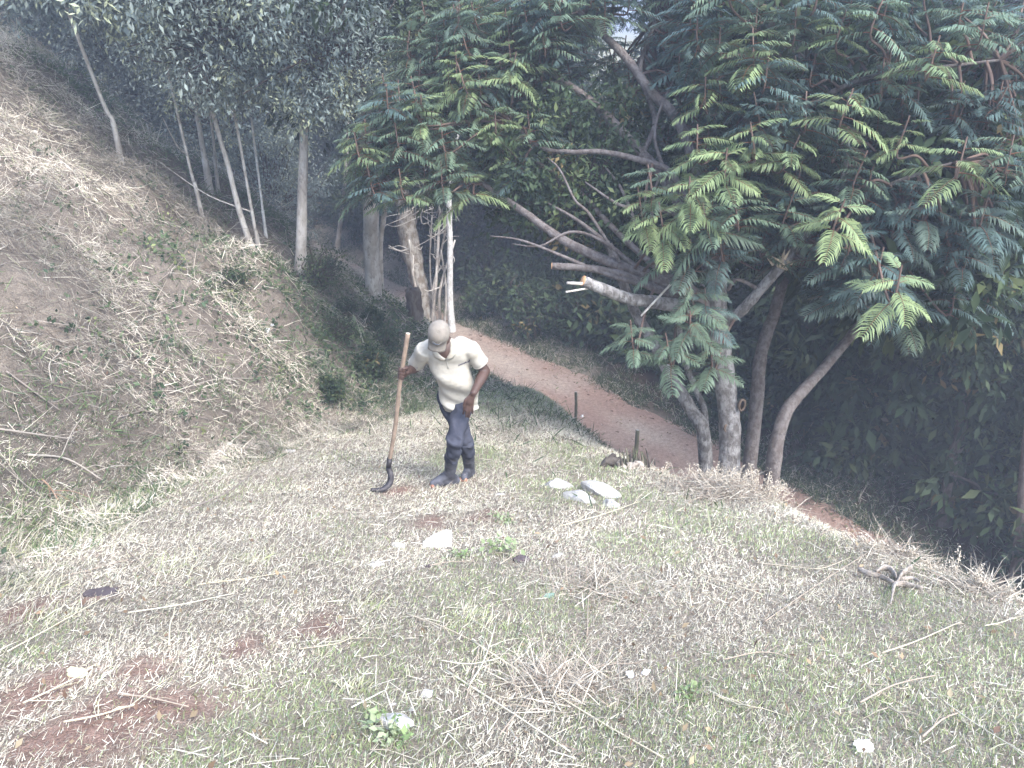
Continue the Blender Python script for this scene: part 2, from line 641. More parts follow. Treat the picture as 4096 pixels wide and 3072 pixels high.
V, Q, T, C = blades(base, dv, ln, rg.uniform(.002, .0048, n), rg.uniform(-.05, .12, n), pick(rg, STRAW_T[:4], n) * .95, rg)
link('loose_straw', mk_mesh('loose_straw', V, Q, T, C), M_STRAW, label='long loose straws lying across the cut lawn', cat='straw', kind='stuff')

# -- the hillside: tangled dead grass and creepers combed downhill
rg = np.random.default_rng(202)
N = 520000
yy = .6 + (rg.random(N) ** 1.25) * 23
xx = np.interp(yy, TOE[:, 0], TOE[:, 1]) + .35 - (rg.random(N) ** 1.15) * 10.5
dl = np.interp(yy, TOE[:, 0], TOE[:, 1]) - xx
vis = xx > -2.6 - yy * .70
cl1 = fbm(xx, yy, .55, 301)
k = vis & (rg.random(N) < smooth(.25, .55, cl1) * .75 + .25)
xx, yy, dl, cl1 = xx[k], yy[k], dl[k], cl1[k]
n = len(xx)
s = road_s(xx, yy)
k = s < -1.5
xx, yy, dl, cl1 = xx[k], yy[k], dl[k], cl1[k]
n = len(xx)
az = rg.normal(R(-18), 1.4, n)
el = rg.normal(.22, .5, n)
grn = smooth(.50, .70, fbm(xx, yy, 1.6, 333)) * .45 + smooth(10.5, 14, yy) * .33 + smooth(.7, 0, dl) * .15 + smooth(8, 9.5, yy) * smooth(3.2, 1.8, dl) * .28
isg = rg.random(n) < grn
el = np.where(isg, rg.uniform(.3, 1.2, n), el)
dv = np.stack([np.cos(az) * np.cos(el), np.sin(az) * np.cos(el), np.sin(el) - .70 * np.cos(az) * np.cos(el)], -1)
far = np.clip(yy / 8, .6, 2.0)
ln = (rg.gamma(2.0, .031, n) + .02) * (.7 + .42 * far)
ln = np.where(isg, np.minimum(ln, .16), ln)
wd = rg.uniform(.0024, .0058, n) * (.6 + .65 * far) * np.where(isg, 2.0, 1)
base = np.stack([xx, yy, height(xx, yy) + np.where(isg, 0, rg.random(n) ** .6 * .26 * smooth(.3, .7, cl1))], -1)
tone = (.50 + .85 * smooth(.30, .66, fbm(xx, yy, .8, 371)))[:, None]
cl = np.where(isg[:, None], pick(rg, [(3, (.13, .185, .085)), (2, (.18, .23, .11)), (2, (.10, .15, .085))], n), pick(rg, HILL_T, n) * tone)
for nm, sel, lab, ct in (('dry_hillside_brush', ~isg, 'grey brown dead grass and creepers matting the left hillside', 'dry brush'),
                         ('hillside_weeds', isg, 'low green weeds scattered through the dead brush of the hillside', 'weeds')):
    V, Q, T, C = clippings(base[sel], dv[sel], ln[sel], wd[sel], cl[sel], rg)
    link(nm, mk_mesh(nm, V, Q, T, C), M_STRAW if sel is not isg else M_GRASS, label=lab, cat=ct, kind='stuff')

# -- long arching stems and creepers in the brush
N = 9000
yy = 2.5 + rg.random(N) * 15
xx = np.interp(yy, TOE[:, 0], TOE[:, 1]) - .1 - rg.random(N) * 8.5
k = (xx > -1.2 - yy * .72) & (rg.random(N) < smooth(.35, .65, fbm(xx, yy, 1.0, 377)) + .15)
xx, yy = xx[k], yy[k]
n = len(xx)
az = rg.uniform(0, 6.28, n)
el = rg.normal(.35, .35, n)
dv = np.stack([np.cos(az) * np.cos(el), np.sin(az) * np.cos(el), np.sin(el) - .70 * np.cos(az) * np.cos(el)], -1)
V, Q, T, C = blades(np.stack([xx, yy, height(xx, yy) + .03], -1), dv, rg.gamma(3, .09, n) + .12, rg.uniform(.0025, .005, n) * np.clip(yy / 7, .7, 1.6), rg.uniform(.1, .55, n), pick(rg, HILL_T, n), rg)
link('dead_creepers', mk_mesh('dead_creepers', V, Q, T, C), M_STRAW, label='long arching dead stems tangled over the hillside brush', cat='dry brush', kind='stuff')

# -- verges of the road and the bank below the lawn
rg = np.random.default_rng(303)
N = 150000
tt = rg.uniform(0, 1, N)
ri = tt * (len(rc) - 1)
i0 = np.minimum(ri.astype(int), len(rc) - 2)
fr = (ri - i0)[:, None]
pc = rc[i0] * (1 - fr) + rc[i0 + 1] * fr
nn = rn[i0]
sd = np.where(rg.random(N) < .62, ROAD_HW - .1 + rg.gamma(1.3, .75, N), -(ROAD_HW - .1 + rg.gamma(1.3, .8, N)))
pp = pc + nn * sd[:, None]
xx, yy = pp[:, 0], pp[:, 1]
dl = np.interp(yy, TOE[:, 0], TOE[:, 1]) - xx
k = (dl < .3) & (yy > 3) & (yy < 34) & (np.abs(xx) < 1 + yy * .75) & (rg.random(N) < smooth(.3, .6, fbm(xx, yy, .6, 411)))
xx, yy, sd = xx[k], yy[k], sd[k]
n = len(xx)
az = rg.uniform(0, 6.28, n)
el = rg.uniform(.2, 1.3, n)
dv = np.stack([np.cos(az) * np.cos(el), np.sin(az) * np.cos(el), np.sin(el)], -1)
isg = rg.random(n) < .68
cl = np.where(isg[:, None], pick(rg, [(3, (.07, .105, .045)), (2, (.10, .14, .06)), (2, (.05, .085, .04))], n), pick(rg, HILL_T, n))  # verge greens darkened so the colour carries the shade
V, Q, T, C = blades(np.stack([xx, yy, height(xx, yy)], -1), dv, rg.gamma(2.5, .045, n) + .03, rg.uniform(.008, .016, n), rg.uniform(0, .4, n), cl, rg)
link('verge_grass', mk_mesh('verge_grass', V, Q, T, C), M_GRASS, label='low green and brown growth along the edges of the dirt road', cat='grass', kind='stuff')

rg = np.random.default_rng(404)
tb, tl = [], []
for (u, v, k, r, L) in [(20, 540, 130, .22, .16), (60, 522, 150, .22, .16), (100, 512, 130, .2, .14), (0, 560, 100, .2, .16), (140, 500, 160, .2, .13), (90, 535, 160, .2, .15), (45, 620, 90, .12, .10),
                        (365, 610, 90, .07, .09), (355, 690, 70, .06, .08), (1000, 720, 120, .15, .06), (470, 620, 120, .09, .08), (250, 560, 120, .15, .10), (180, 570, 150, .2, .12), (20, 590, 160, .2, .15)]:
    p, t = hit(u, v)
    q = p + np.c_[rg.normal(0, r * .6, k), rg.normal(0, r * .6, k), np.zeros(k)]
    q[:, 2] = height(q[:, 0], q[:, 1])
    tb.append(q)
    tl.append(np.full(k, L) * rg.uniform(.5, 1.3, k))
tb, tl = np.concatenate(tb), np.concatenate(tl)
n = len(tb)
az = rg.normal(R(40), 1.0, n)
el = rg.uniform(.35, 1.2, n)
dv = np.stack([np.cos(az) * np.cos(el), np.sin(az) * np.cos(el), np.sin(el)], -1)
V, Q, T, C = blades(tb, dv, tl, rg.uniform(.003, .0055, n), rg.uniform(.1, .5, n), pick(rg, [(3, (.48, .47, .33)), (4, (.55, .52, .43)), (1.2, (.36, .41, .20))], n), rg)
link('long_grass', mk_mesh('long_grass', V, Q, T, C), M_STRAW, label='tufts of longer yellow green grass at the foot of the hillside', cat='grass', kind='stuff')

# -- grit, small stones and fallen leaves on the dirt road
rg = np.random.default_rng(505)
N = 5200
ri = rg.uniform(0, 1, N) * (len(rc) - 1)
i0 = np.minimum(ri.astype(int), len(rc) - 2)
fr = (ri - i0)[:, None]
sd = np.where(rg.random(N) < .6, np.sign(rg.normal(size=N)) * (ROAD_HW - rg.gamma(1.2, .22, N)), rg.uniform(-ROAD_HW, ROAD_HW, N))
pp = rc[i0] * (1 - fr) + rc[i0 + 1] * fr + rn[i0] * sd[:, None]
k = (pp[:, 1] > 5) & (np.abs(pp[:, 0]) < 1 + pp[:, 1] * .7)
pp = pp[k]
n = len(pp)
q = np.c_[pp, np.full(n, ROAD_Z + .035) - .03 * np.exp(-((np.abs(sd[k]) - .72) / .22) ** 2)]
az = rg.uniform(0, 6.28, n)
dv = np.stack([np.cos(az), np.sin(az), rg.uniform(0, .5, n)], -1)
V, Q, T, C = clippings(q, dv, rg.gamma(2, .018, n) + .012, rg.uniform(.012, .035, n), pick(rg, [(3, (.36, .27, .22)), (2, (.20, .13, .10)), (2, (.28, .22, .14)), (1, (.46, .40, .34)), (1, (.14, .16, .08))], n), rg)
link('road_litter', mk_mesh('road_litter', V, Q, T, C), M_STRAW, label='grit and fallen leaves scattered over the dirt road', cat='litter', kind='stuff')

# -- dead leaves dropped on the lawn and the foot of the hillside
rg = np.random.default_rng(515)
N = 1500
yy = 1.4 + rg.random(N) ** 1.3 * 9
xx = rg.uniform(-1, 1, N) * np.minimum(1 + yy * .6, 4.2)
k = (rg.random(N) < smooth(.42, .66, fbm(xx, yy, .8, 517)) + .12) & (xx - np.interp(yy, CREST[:, 0], CREST[:, 1]) < .3)
xx, yy = xx[k], yy[k]
mbl = MB()
leaf_cloud_late = (np.stack([xx, yy, height(xx, yy) + .018], -1), rg)
# ------------------------------------------------------------------ trees
M_BARK_PALE = mat_bark('pale smooth bark', (.42, .38, .34), (.60, .57, .53), (.45, .40, .36), 7, (1, 1, .5))
M_BARK_WHITE = mat_bark('white lichened bark', (.55, .54, .52), (.75, .75, .74), (.40, .36, .33), 10, (1, 1, .5))
M_BARK_GREY = mat_bark('grey lichened bark', (.19, .175, .165), (.42, .405, .40), (.38, .34, .31), 14, (1, 1, .6), 1.0)
M_BARK_BROWN = mat_bark('brown bark', (.13, .10, .085), (.20, .17, .15), (.5, .45, .4), 12)
M_BARK_OLD = mat_bark('old ochre bark', (.21, .175, .135), (.38, .36, .33), (.36, .32, .29), 8, (1, 1, .6), 1.0)
M_LEAF = mat_attr('broad leaves', .6, .22, .30, .25)
M_LEAF_VEILED = mat_attr('grey green leaves paled as veil', .8, .12, .35, .25, (1.0, 1.02, 1.12))  # bluish tint carries the painted veil on the left wood
M_CUT = mat_plain('fresh cut wood', (.62, .36, .19), .7, .2, 40, .15)


def leaf_cloud(mb, centers, radii, per, size, rg, table, droop=.3, aspect=.42, squash=.75):
    """clumps of single leaves, two faces each, folded along the midrib"""
    nC = len(centers)
    c = np.repeat(centers, per, axis=0)
    r = np.repeat(radii, per)
    n = len(c)
    d = unit(rg.normal(size=(n, 3)))
    p = c + d * (r * rg.random(n) ** .45)[:, None] * np.array([1, 1, squash])
    ax = unit(d * .8 + rg.normal(size=(n, 3)) * .7 + np.array([0, 0, -droop]))
    up = unit(np.array([0, 0, 1.0]) + rg.normal(size=(n, 3)) * .55)
    sd = unit(np.cross(ax, up))
    up = np.cross(sd, ax)
    L = (size * rg.uniform(.65, 1.3, n))[:, None]
    W = L * aspect
    a = p
    b = p + ax * L
    m = p + ax * L * .45
    l = m + sd * W * .5 + up * W * .12
    q = m - sd * W * .5 + up * W * .12
    V = np.stack([a, l, b, q], 1).reshape(-1, 3)
    k = np.arange(n)[:, None] * 4
    T = np.concatenate([k + np.array([[0, 1, 2]]), k + np.array([[0, 2, 3]])])
    cc = np.repeat(pick(rg, table, nC), per, axis=0) * rg.uniform(.8, 1.25, (n, 1))
    mb.add(V, None, T, np.repeat(cc, 4, axis=0))


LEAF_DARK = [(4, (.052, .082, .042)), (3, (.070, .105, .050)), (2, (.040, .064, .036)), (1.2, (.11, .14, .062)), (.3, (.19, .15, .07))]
LEAF_MID = [(4, (.080, .115, .062)), (3, (.105, .145, .075)), (2, (.060, .09, .052)), (1, (.15, .19, .085)), (.5, (.22, .23, .09))]
LEAF_GREY_VEILED = [(4, (.21, .25, .215)), (3, (.27, .31, .26)), (2, (.15, .185, .17)), (1, (.35, .38, .24)), (.5, (.42, .43, .25))]  # grey green leaves, colour lightened to paint in the pale veil
LEAF_LIGHT = [(3, (.10, .145, .055)), (3, (.13, .18, .07)), (2, (.075, .115, .05)), (1, (.22, .24, .085))]


def crown_mesh(name, seed, rx, rz, clumps, per, size, table, droop=.35, aspect=.42, crad=.5, hollow=.55):
    """an uneven crown around the origin: clumps of leaves spread through an irregular volume"""
    rg = np.random.default_rng(seed)
    d = unit(rg.normal(size=(clumps, 3)))
    lump = .72 + .5 * vnoise(np.arctan2(d[:, 1], d[:, 0]) * 2.0 + 9, d[:, 2] * 2.5 + 9, 1.0, seed)
    r = (hollow + (1 - hollow) * rg.random(clumps) ** .6) * lump
    c = d * r[:, None] * np.array([rx, rx, rz])
    mb = MB()
    leaf_cloud(mb, c, rg.uniform(.5, 1.25, clumps) * crad, per, size, rg, table, droop, aspect)
    # twigs that carry the clumps
    for i in rg.choice(clumps, min(clumps, 70), replace=False):
        s = c[i] * .25 + np.array([0, 0, -rz * .35])
        mb.tube(spline([s, (s + c[i]) * .5 + rg.normal(size=3) * .12, c[i]], 3), [.028, .007], 4, (.11, .09, .075), cap=False)
    return mb.mesh(name, False)


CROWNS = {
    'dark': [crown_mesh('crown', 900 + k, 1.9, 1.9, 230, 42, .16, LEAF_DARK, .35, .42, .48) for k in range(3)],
    'mid': [crown_mesh('crown', 920 + k, 1.7, 1.6, 230, 46, .12, LEAF_MID, .3, .40, .42) for k in range(3)],
    'light': [crown_mesh('crown', 940 + k, 1.5, 1.4, 200, 46, .11, LEAF_LIGHT, .25, .42, .42) for k in range(2)],
    'grey': [crown_mesh('crown', 980 + k, 1.7, 1.6, 250, 64, .085, LEAF_GREY_VEILED, .55, .36, .42) for k in range(3)],
    'big': [crown_mesh('crown', 960 + k, 1.6, 1.6, 210, 26, .27, LEAF_DARK, .75, .36, .5) for k in range(2)],
}


def trunk_mb(pts, r0, r1, sides=9, n=5, rough=.06, flare=1.35, seed=0):
    p = spline(pts, n)
    k = np.linspace(0, 1, len(p))
    rad = r0 + (r1 - r0) * k
    rad = rad * (1 + (flare - 1) * np.exp(-k * 14))
    mb = MB()
    mb.tube(p, rad, sides, (1, 1, 1), rough, True, seed)
    return mb, p


def tree(name, pts, r0, r1, crowns, bark, label, group=None, leafmat=None, cat='tree', seed=0, limbs=3, rough=.06):
    """pts: trunk line in world coordinates, base first; crowns: list of (kind, offset from trunk top, scale)"""
    rg = np.random.default_rng(5000 + seed)
    mb, p = trunk_mb(pts, r0, r1, rough=rough, seed=seed)
    base = p[0]
    top = p[-1]
    for k in range(limbs):
        i = int(len(p) * rg.uniform(.55, .95))
        i = min(i, len(p) - 1)
        a = rg.uniform(0, 6.28)
        L = rg.uniform(.8, 1.9)
        e = p[i] + np.array([math.cos(a) * L, math.sin(a) * L, L * rg.uniform(.3, .9)])
        mb.tube(spline([p[i], (p[i] + e) / 2 + np.array([0, 0, -.1]), e], 4), [r1 * .8, r1 * .2], 5, cap=False)
    root = empty(name, base, label, cat, group)
    mb.build('trunk', bark, root, org=base)
    for k, (kind, offv, sc) in enumerate(crowns):
        me = CROWNS[kind][(seed + k) % len(CROWNS[kind])]
        o = link('crown', me, leafmat or M_LEAF, root)
        o.location = [float(v) for v in (top - base + np.asarray(offv, float))]
        o.rotation_euler = (rg.normal(0, .12), rg.normal(0, .12), rg.uniform(0, 6.28))
        s = sc if np.ndim(sc) else (sc, sc, sc)
        o.scale = [float(v) for v in s]
    return root


def base_on_ground(u, v):
    p, t = hit(u, v)
    return p, t


# --- pale-trunked trees on the left hillside (photo position of foot, two points up the stem, stem width in pixels)
def slope_tree(foot, ups, wpx, topz, crowns, bark, label, group='pale trunked trees on the left hillside', leafmat=None, seed=0, limbs=3):
    b, t = hit(*foot)
    b = b - np.array([0, 0, .12])
    pts = [b]
    tt = t
    for (u, v) in ups:
        # the stem is close to upright: keep the foot's distance along the ground
        r = ray(u, v)
        tt = b[1] / r[1]
        pts.append(r * tt)
    last, prev = pts[-1], pts[-2]
    d = unit(last - prev)
    d = unit(d + np.array([0, 0, .6]))
    if last[2] < topz:
        pts.append(last + d * (topz - last[2]) / max(d[2], .4))
    r0 = wpx * t / FPX / 2
    return tree('tree', pts, r0, r0 * .45, crowns, bark, label, group, leafmat, seed=seed, limbs=limbs)


PT = [
    ((122, 168), [(113, 122), (102, 100)], 6, .9, [('grey', (.3, .3, .8), 1.1), ('grey', (1.1, .4, .9), 1.0)], 'leaning pale trunk standing highest up the left hillside, alone'),
    ((203, 217), [(195, 185), (187, 155)], 4.5, 1.0, [('grey', (0, 0, .3), .95)], 'thin pale leaning trunk in front of the thick twin trunks on the hillside'),
    ((210, 192), [(205, 160), (201, 138)], 7.5, 2.0, [('grey', (0, 0, .2), 1.2), ('grey', (.9, .3, -1.2), .8)], 'thicker grey trunk of the close pair high on the hillside'),
    ((218, 190), [(215, 160), (213, 138)], 4, 1.5, [('grey', (.2, .4, .3), 1.0)], 'thinner trunk of the close pair high on the hillside'),
    ((255, 253), [(240, 213), (227, 162), (212, 108)], 6.5, 1.5, [('grey', (0, 0, 0), 1.15), ('grey', (.5, -.3, -1.3), .7)], 'long slanting pale trunk left of the big straight trunk'),
    ((260, 253), [(256, 232), (252, 212)], 5, -.5, [('grey', (0, .3, .2), .9)], 'short pale trunk touching the foot of the slanting trunk'),
    ((266, 236), [(263, 212), (260, 188)], 3.5, -.3, [('grey', (.2, .3, .4), .9)], 'thin white stem behind the slanting trunk'),
    ((280, 205), [(281, 188), (283, 168)], 3.2, -.2, [('grey', (0, .5, .5), .9)], 'very thin pale stem left of the big straight trunk'),
    ((291, 211), [(291, 188), (289, 162)], 4, 0.3, [('grey', (0, .6, .4), 1.0)], 'thin white stem close behind the big straight trunk'),
    ((300, 271), [(302, 205), (304, 128)], 12, -.6, [('grey', (0, -.1, 1.0), .95), ('grey', (.45, -.2, .25), .6), ('grey', (-.5, .4, 2.2), 1.1)], 'big straight pale trunk with leafy crown at the forest edge'),
    ((336, 252), [(342, 208), (347, 150)], 5, .5, [('dark', (0, 0, .4), 1.1), ('grey', (.3, -.4, -.8), .7)], 'slender trunk beside the dark tunnel at the end of the road'),
]
for k, (ft, ups, wpx, topz, crn, lab) in enumerate(PT):
    slope_tree(ft, ups, wpx, topz + (.9 if k in (1, 2, 3, 5, 6, 7, 8, 10) else 0), crn, M_BARK_PALE if k not in (6, 8) else M_BARK_WHITE, lab, leafmat=M_LEAF_VEILED, seed=k, limbs=0 if k in (0, 4, 9) else 1)

# more of the same wood higher up and behind
rg = np.random.default_rng(611)
spots = []
for (x, y) in [(-10.5, 20.5), (-14.5, 21), (-13.5, 19.5), (-11.5, 19.8), (-8.8, 20.2), (-9.2, 21.5), (-12, 22), (-14.5, 19.5), (-8.2, 23.5), (-14.5, 24), (-11, 25.5), (-8.5, 26),
               (-13.5, 28.5), (-17, 23), (-16, 30), (-10.8, 31), (-18.5, 27), (-13, 34), (-20, 33), (-6.6, 19.6), (-16.5, 21), (-19, 22)]:
    spots.append((x + rg.normal(0, .3), y + rg.normal(0, .3)))
for k, (x, y) in enumerate(spots):
    z = hz(x, y)
    h = rg.uniform(2.8, 4.8)
    b = np.array([x, y, z - .15])
    kind = 'grey'
    tree('tree', [b, b + [rg.normal(0, .15), rg.normal(0, .15), h * .5], b + [rg.normal(0, .35), rg.normal(0, .3), h]], rg.uniform(.07, .13), .05,
         [(kind, (0, 0, .3), rg.uniform(1.0, 1.35)), ('grey', (rg.normal(0, .8), rg.normal(0, .8), -1.5), rg.uniform(.8, 1.0)), ('grey', (rg.normal(0, .9), rg.normal(0, .9), 1.9), rg.uniform(.9, 1.15))],
         M_BARK_PALE, 'leafy tree in the grey green wood above the left hillside', 'trees of the wood above the left hillside', M_LEAF_VEILED, seed=40 + k, limbs=1)

# --- trees along the road
def free_tree(pix, t0, r0, r1, crowns, bark, label, group=None, seed=0, limbs=3, leafmat=None, sink=.25, rough=.06, extra=None):
    """pix: (u, v, depth) points, foot first"""
    pts = [P(*q) for q in pix]
    g = hz(pts[0][0], pts[0][1])
    pts[0][2] = min(pts[0][2], g - sink)
    if pts[0][2] > g - sink:
        pts[0][2] = g - sink
    if extra is not None:
        pts.append(pts[-1] + np.asarray(extra, float))
    return tree('tree', pts, r0, r1, crowns, bark, label, group, leafmat, seed=seed, limbs=limbs, rough=rough)


def ground_depth(u, v):
    return hit(u, v)[1]


tL = ground_depth(373, 296)
free_tree([(374, 298, tL), (371, 245, tL - .5), (370, 186, tL - 1.0)], 0, 7.6 * tL / FPX, .12, [('dark', (0, 0, .5), 1.3), ('mid', (.6, -.5, -.8), .8)], M_BARK_PALE,
          'thick pale trunk at the roadside, its lit edge on the right', 'roadside trees behind the worker', seed=71, extra=(0, .3, 3.4), leafmat=M_LEAF)
tN = ground_depth(452, 334)
free_tree([(453, 340, tN), (450, 300, tN - .2), (450, 245, tN - .7), (449, 190, tN - 1.2), (456, 150, tN - 1.5)], 0, 3.6 * tN / FPX, .05, [('dark', (0, .3, .6), 1.1)], M_BARK_WHITE,
          'slim white trunk rising behind the cap of the worker', 'roadside trees behind the worker', seed=72, extra=(.2, .3, 3.2))
free_tree([(381, 292, tL + .4), (380, 250, tL), (384, 215, tL - .3), (388, 180, tL - .6)], 0, .05, .03, [('dark', (0, .4, .4), .9)], M_BARK_PALE,
          'thin forked stem right beside the thick roadside trunk', 'roadside trees behind the worker', seed=73, extra=(.1, .2, 1.4))

# the massive old leaning trunk with stems and hanging roots round it
tM = ground_depth(428, 325)
mpts = [P(430, 330, tM), P(424, 300, tM - .15), P(415, 268, tM - .3), P(408, 235, tM - .6), P(404, 205, tM - .9), P(402, 186, tM - 1.1)]
mpts[0][2] = hz(mpts[0][0], mpts[0][1]) - .3
orgM = mpts[0]
rootM = empty('tree', orgM, 'massive old leaning trunk with ragged bark and climbing stems by the road', 'tree', 'roadside trees behind the worker')
mb = MB()
mb.tube(spline(mpts, 6), np.array([.17, .19, .22, .26, .25, .22, .15]), 14, rough=.13, seed=3)
mb.build('trunk', M_BARK_OLD, rootM, org=orgM)
rg = np.random.default_rng(77)
for (a, b, c, r) in [((417, 322), (413, 270), (416, 200), .04), ((432, 325), (436, 280), (440, 205), .06), ((425, 322), (437, 270), (447, 222), .045), ((441, 330), (440, 290), (455, 240), .05),
                     ((427, 318), (414, 282), (409, 240), .05), ((436, 328), (430, 270), (432, 215), .035), ((444, 330), (446, 290), (441, 250), .045)]:
    mb = MB()
    pa, pb, pc_ = P(*a, tM + rg.normal(0, .1)), P(*b, tM - .5 + rg.normal(0, .2)), P(*c, tM - 1.0 + rg.normal(0, .2))
    mb.tube(spline([pa, pb, pc_], 7), [r, r * .75, r * .5], 7, rough=.15)
    for _ in range(4):
        s = pb + (pc_ - pb) * rg.random()
        e = s + rg.normal(size=3) * [.35, .25, .35] + [0, 0, .15]
        mb.tube(spline([s, (s + e) / 2 + rg.normal(size=3) * .06, e], 4), [r * .4, r * .12], 4, cap=False)
    mb.build('climbing_stem', M_BARK_PALE, rootM, org=orgM)
mb = MB()
for _ in range(60):
    s = P(rg.uniform(405, 450), rg.uniform(180, 225), tM - 1 + rg.normal(0, .3))
    e = s + rg.normal(size=3) * [.45, .3, .4]
    mb.tube(spline([s, (s + e) / 2 + rg.normal(size=3) * .12, e], 4), [.014, .005], 4, cap=False)
mb.build('dead_twigs', M_BARK_PALE, rootM, org=orgM, kind='stuff')
o = link('crown', CROWNS['mid'][1], M_LEAF, rootM)
o.location = [float(v) for v in (mpts[-1] - orgM + np.array([.2, .4, 1.6]))]
o.scale = (1.1, 1.1, 1.0)
o = link('crown', CROWNS['dark'][2], M_LEAF, rootM)
o.location = [float(v) for v in (mpts[-1] - orgM + np.array([1.2, .9, .6]))]
o.scale = (.8, .8, .8)

# dark broken stump in front of it
st, ts = hit(416, 326)
mb = MB()
mb.tube(spline([st - [0, 0, .2], st + [0, 0, .25], st + [-.03, 0, .62]], 5), [.16, .13, .12], 10, rough=.18, seed=5)
for k in range(7):
    a = k * .9
    q = st + np.array([.09 * math.cos(a), .09 * math.sin(a), .55])
    mb.tube([q, q + [0, 0, .08 + .1 * ((k * 37) % 5) / 5]], [.03, .004], 5, cap=False)
ro = empty('tree_stump', st, 'dark splintered stump beside the road left of the cap', 'stump')
mb.build('stump_wood', M_BARK_BROWN, ro, org=st)

# --- the wood on the valley side of the road
rg = np.random.default_rng(823)
cnt = 0
rl = np.concatenate([[0], np.cumsum(np.linalg.norm(np.diff(rc, axis=0), axis=1))])


def at_road(d, s):
    x = np.interp(d, rl, rc[:, 0])
    y = np.interp(d, rl, rc[:, 1])
    nxx = np.interp(d, rl, rn[:, 0])
    nyy = np.interp(d, rl, rn[:, 1])
    return x + nxx * s, y + nyy * s


for row, (s0, step, hmin, hmax) in enumerate([(4.2, 2.3, 3.6, 5.4), (6.8, 2.6, 5.0, 7.5), (10, 3.0, 6.5, 9.5), (15, 3.6, 8, 12), (22, 4.5, 9, 13)]):
    d = 4.0
    while d < rl[-1] - 1:
        x, y = at_road(d, s0 + rg.normal(0, .5))
        d += step * rg.uniform(.8, 1.2)
        if abs(x) > 1.5 + y * .85 or y < 2:
            continue
        # an open window through the trees, where the far hillside shows
        if row >= 1:
            az = math.degrees(math.atan2(x, y))
            if 3.5 < az < 10.0 and row >= 1:
                continue
        z = hz(x, y)
        b = np.array([x, y, z - .15])
        h = rg.uniform(hmin, hmax)
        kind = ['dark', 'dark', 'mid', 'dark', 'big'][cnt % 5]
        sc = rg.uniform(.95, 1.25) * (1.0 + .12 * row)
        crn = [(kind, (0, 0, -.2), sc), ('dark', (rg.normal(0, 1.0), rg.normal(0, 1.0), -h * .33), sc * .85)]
        if row >= 1:
            crn.append(('dark', (rg.normal(0, 1.0), rg.normal(0, 1.0), h * .28), sc * .95))
        if row >= 2:
            crn.append(('dark', (rg.normal(0, .8), rg.normal(0, .8), -h * .6), sc * .8))
        tree('tree', [b, b + [rg.normal(0, .2), rg.normal(0, .2), h * .5], b + [rg.normal(0, .5), rg.normal(0, .5), h]], rg.uniform(.05, .11) * (1 + .2 * row), .04, crn,
             M_BARK_BROWN if cnt % 3 else M_BARK_GREY,
             ['dark leafy tree in the shaded front row of the wood along the road', 'dark leafy tree deep in the wood below the road'][row > 0],
             ['front row of the wood along the road', 'trees deep in the wood below the road'][row > 0], seed=100 + cnt)
        cnt += 1

# shrubs of the understorey
SHRUB = [crown_mesh('shrub_leaves', 700 + k, .62, .5, 60, 26, [.10, .16, .08][k], [LEAF_DARK, LEAF_DARK, LEAF_MID][k], .35, .42, .26, .3) for k in range(3)]


def shrub(x, y, sc, kind, label, group, rot=0):
    z = hz(x, y)
    ro = empty('shrub', (x, y, z), label, 'shrub', group)
    o = link('foliage', SHRUB[kind], M_LEAF, ro)
    o.location = (0, 0, .42 * sc)
    o.scale = (sc, sc, sc * 1.05)
    o.rotation_euler = (0, 0, rot)
    return ro


for k in range(58):
    dd_ = rg.uniform(7, rl[-1] - 8) if k < 34 else rg.uniform(6, 22)
    x, y = at_road(dd_, rg.uniform(3.2, 7.5))
    if abs(x) > 2 + y * .9 or y < 3:
        continue
    shrub(x, y, rg.uniform(1.7, 2.6), int(rg.integers(0, 2)), 'tall dark bush closing the undergrowth beyond the road', 'tall bushes beyond the road', rg.uniform(0, 6))
for k in range(30):
    x, y = at_road(rg.uniform(16, 34), rg.uniform(2.7, 4.2))
    shrub(x, y, rg.uniform(1.1, 1.9), int(rg.integers(0, 2)), 'dark bush crowding the far edge of the dirt road', 'bushes crowding the far road edge', rg.uniform(0, 6))
d = 3.0
while d < rl[-1] - 4:
    for s0 in (2.6, 3.5, 5.0):
        x, y = at_road(d + rg.normal(0, .3), s0 + rg.normal(0, .3))
        if abs(x) > 2 + y * .9 or y < 3:
            continue
        if 2.0 < s0 < 3.0 and rg.random() < .35:
            continue
        shrub(x, y, rg.uniform(.7, 1.35) * (1 + .12 * (s0 - 2.6)), int(rg.integers(0, 3)), 'low leafy shrub in the dark undergrowth beyond the road', 'undergrowth shrubs beyond the road', rg.uniform(0, 6))
    d += 1.15
# shrubs on the bank that hides the near side of the road, and at the foot of the hillside wood
for k, (u, v, sc, lab) in enumerate([(347, 318, .30, 'leafy shrub on the bank edge left of the road, uphill of the others'),
                                     (372, 328, .30, 'leafy shrub at the bank edge below the thick roadside trunk'),
                                     (340, 340, .38, 'green broad leaved plant on the bank left of the worker'),
                                     (385, 352, .38, 'dark leafy shrub on the bank just left of the pole top'),
                                     (370, 376, .42, 'low dark shrub at the foot of the bank left of the pole'),
                                     (318, 285, .6, 'small shrub at the foot of the big straight trunk'),
                                     (235, 292, .30, 'small green shrub on the middle of the hillside'),
                                     (330, 398, .3, 'small weed shrub at the foot of the hillside left of the pole')]):
    p, t = hit(u, v)
    shrub(p[0], p[1], sc, k % 3, lab, 'shrubs on the left bank', k * 1.3)

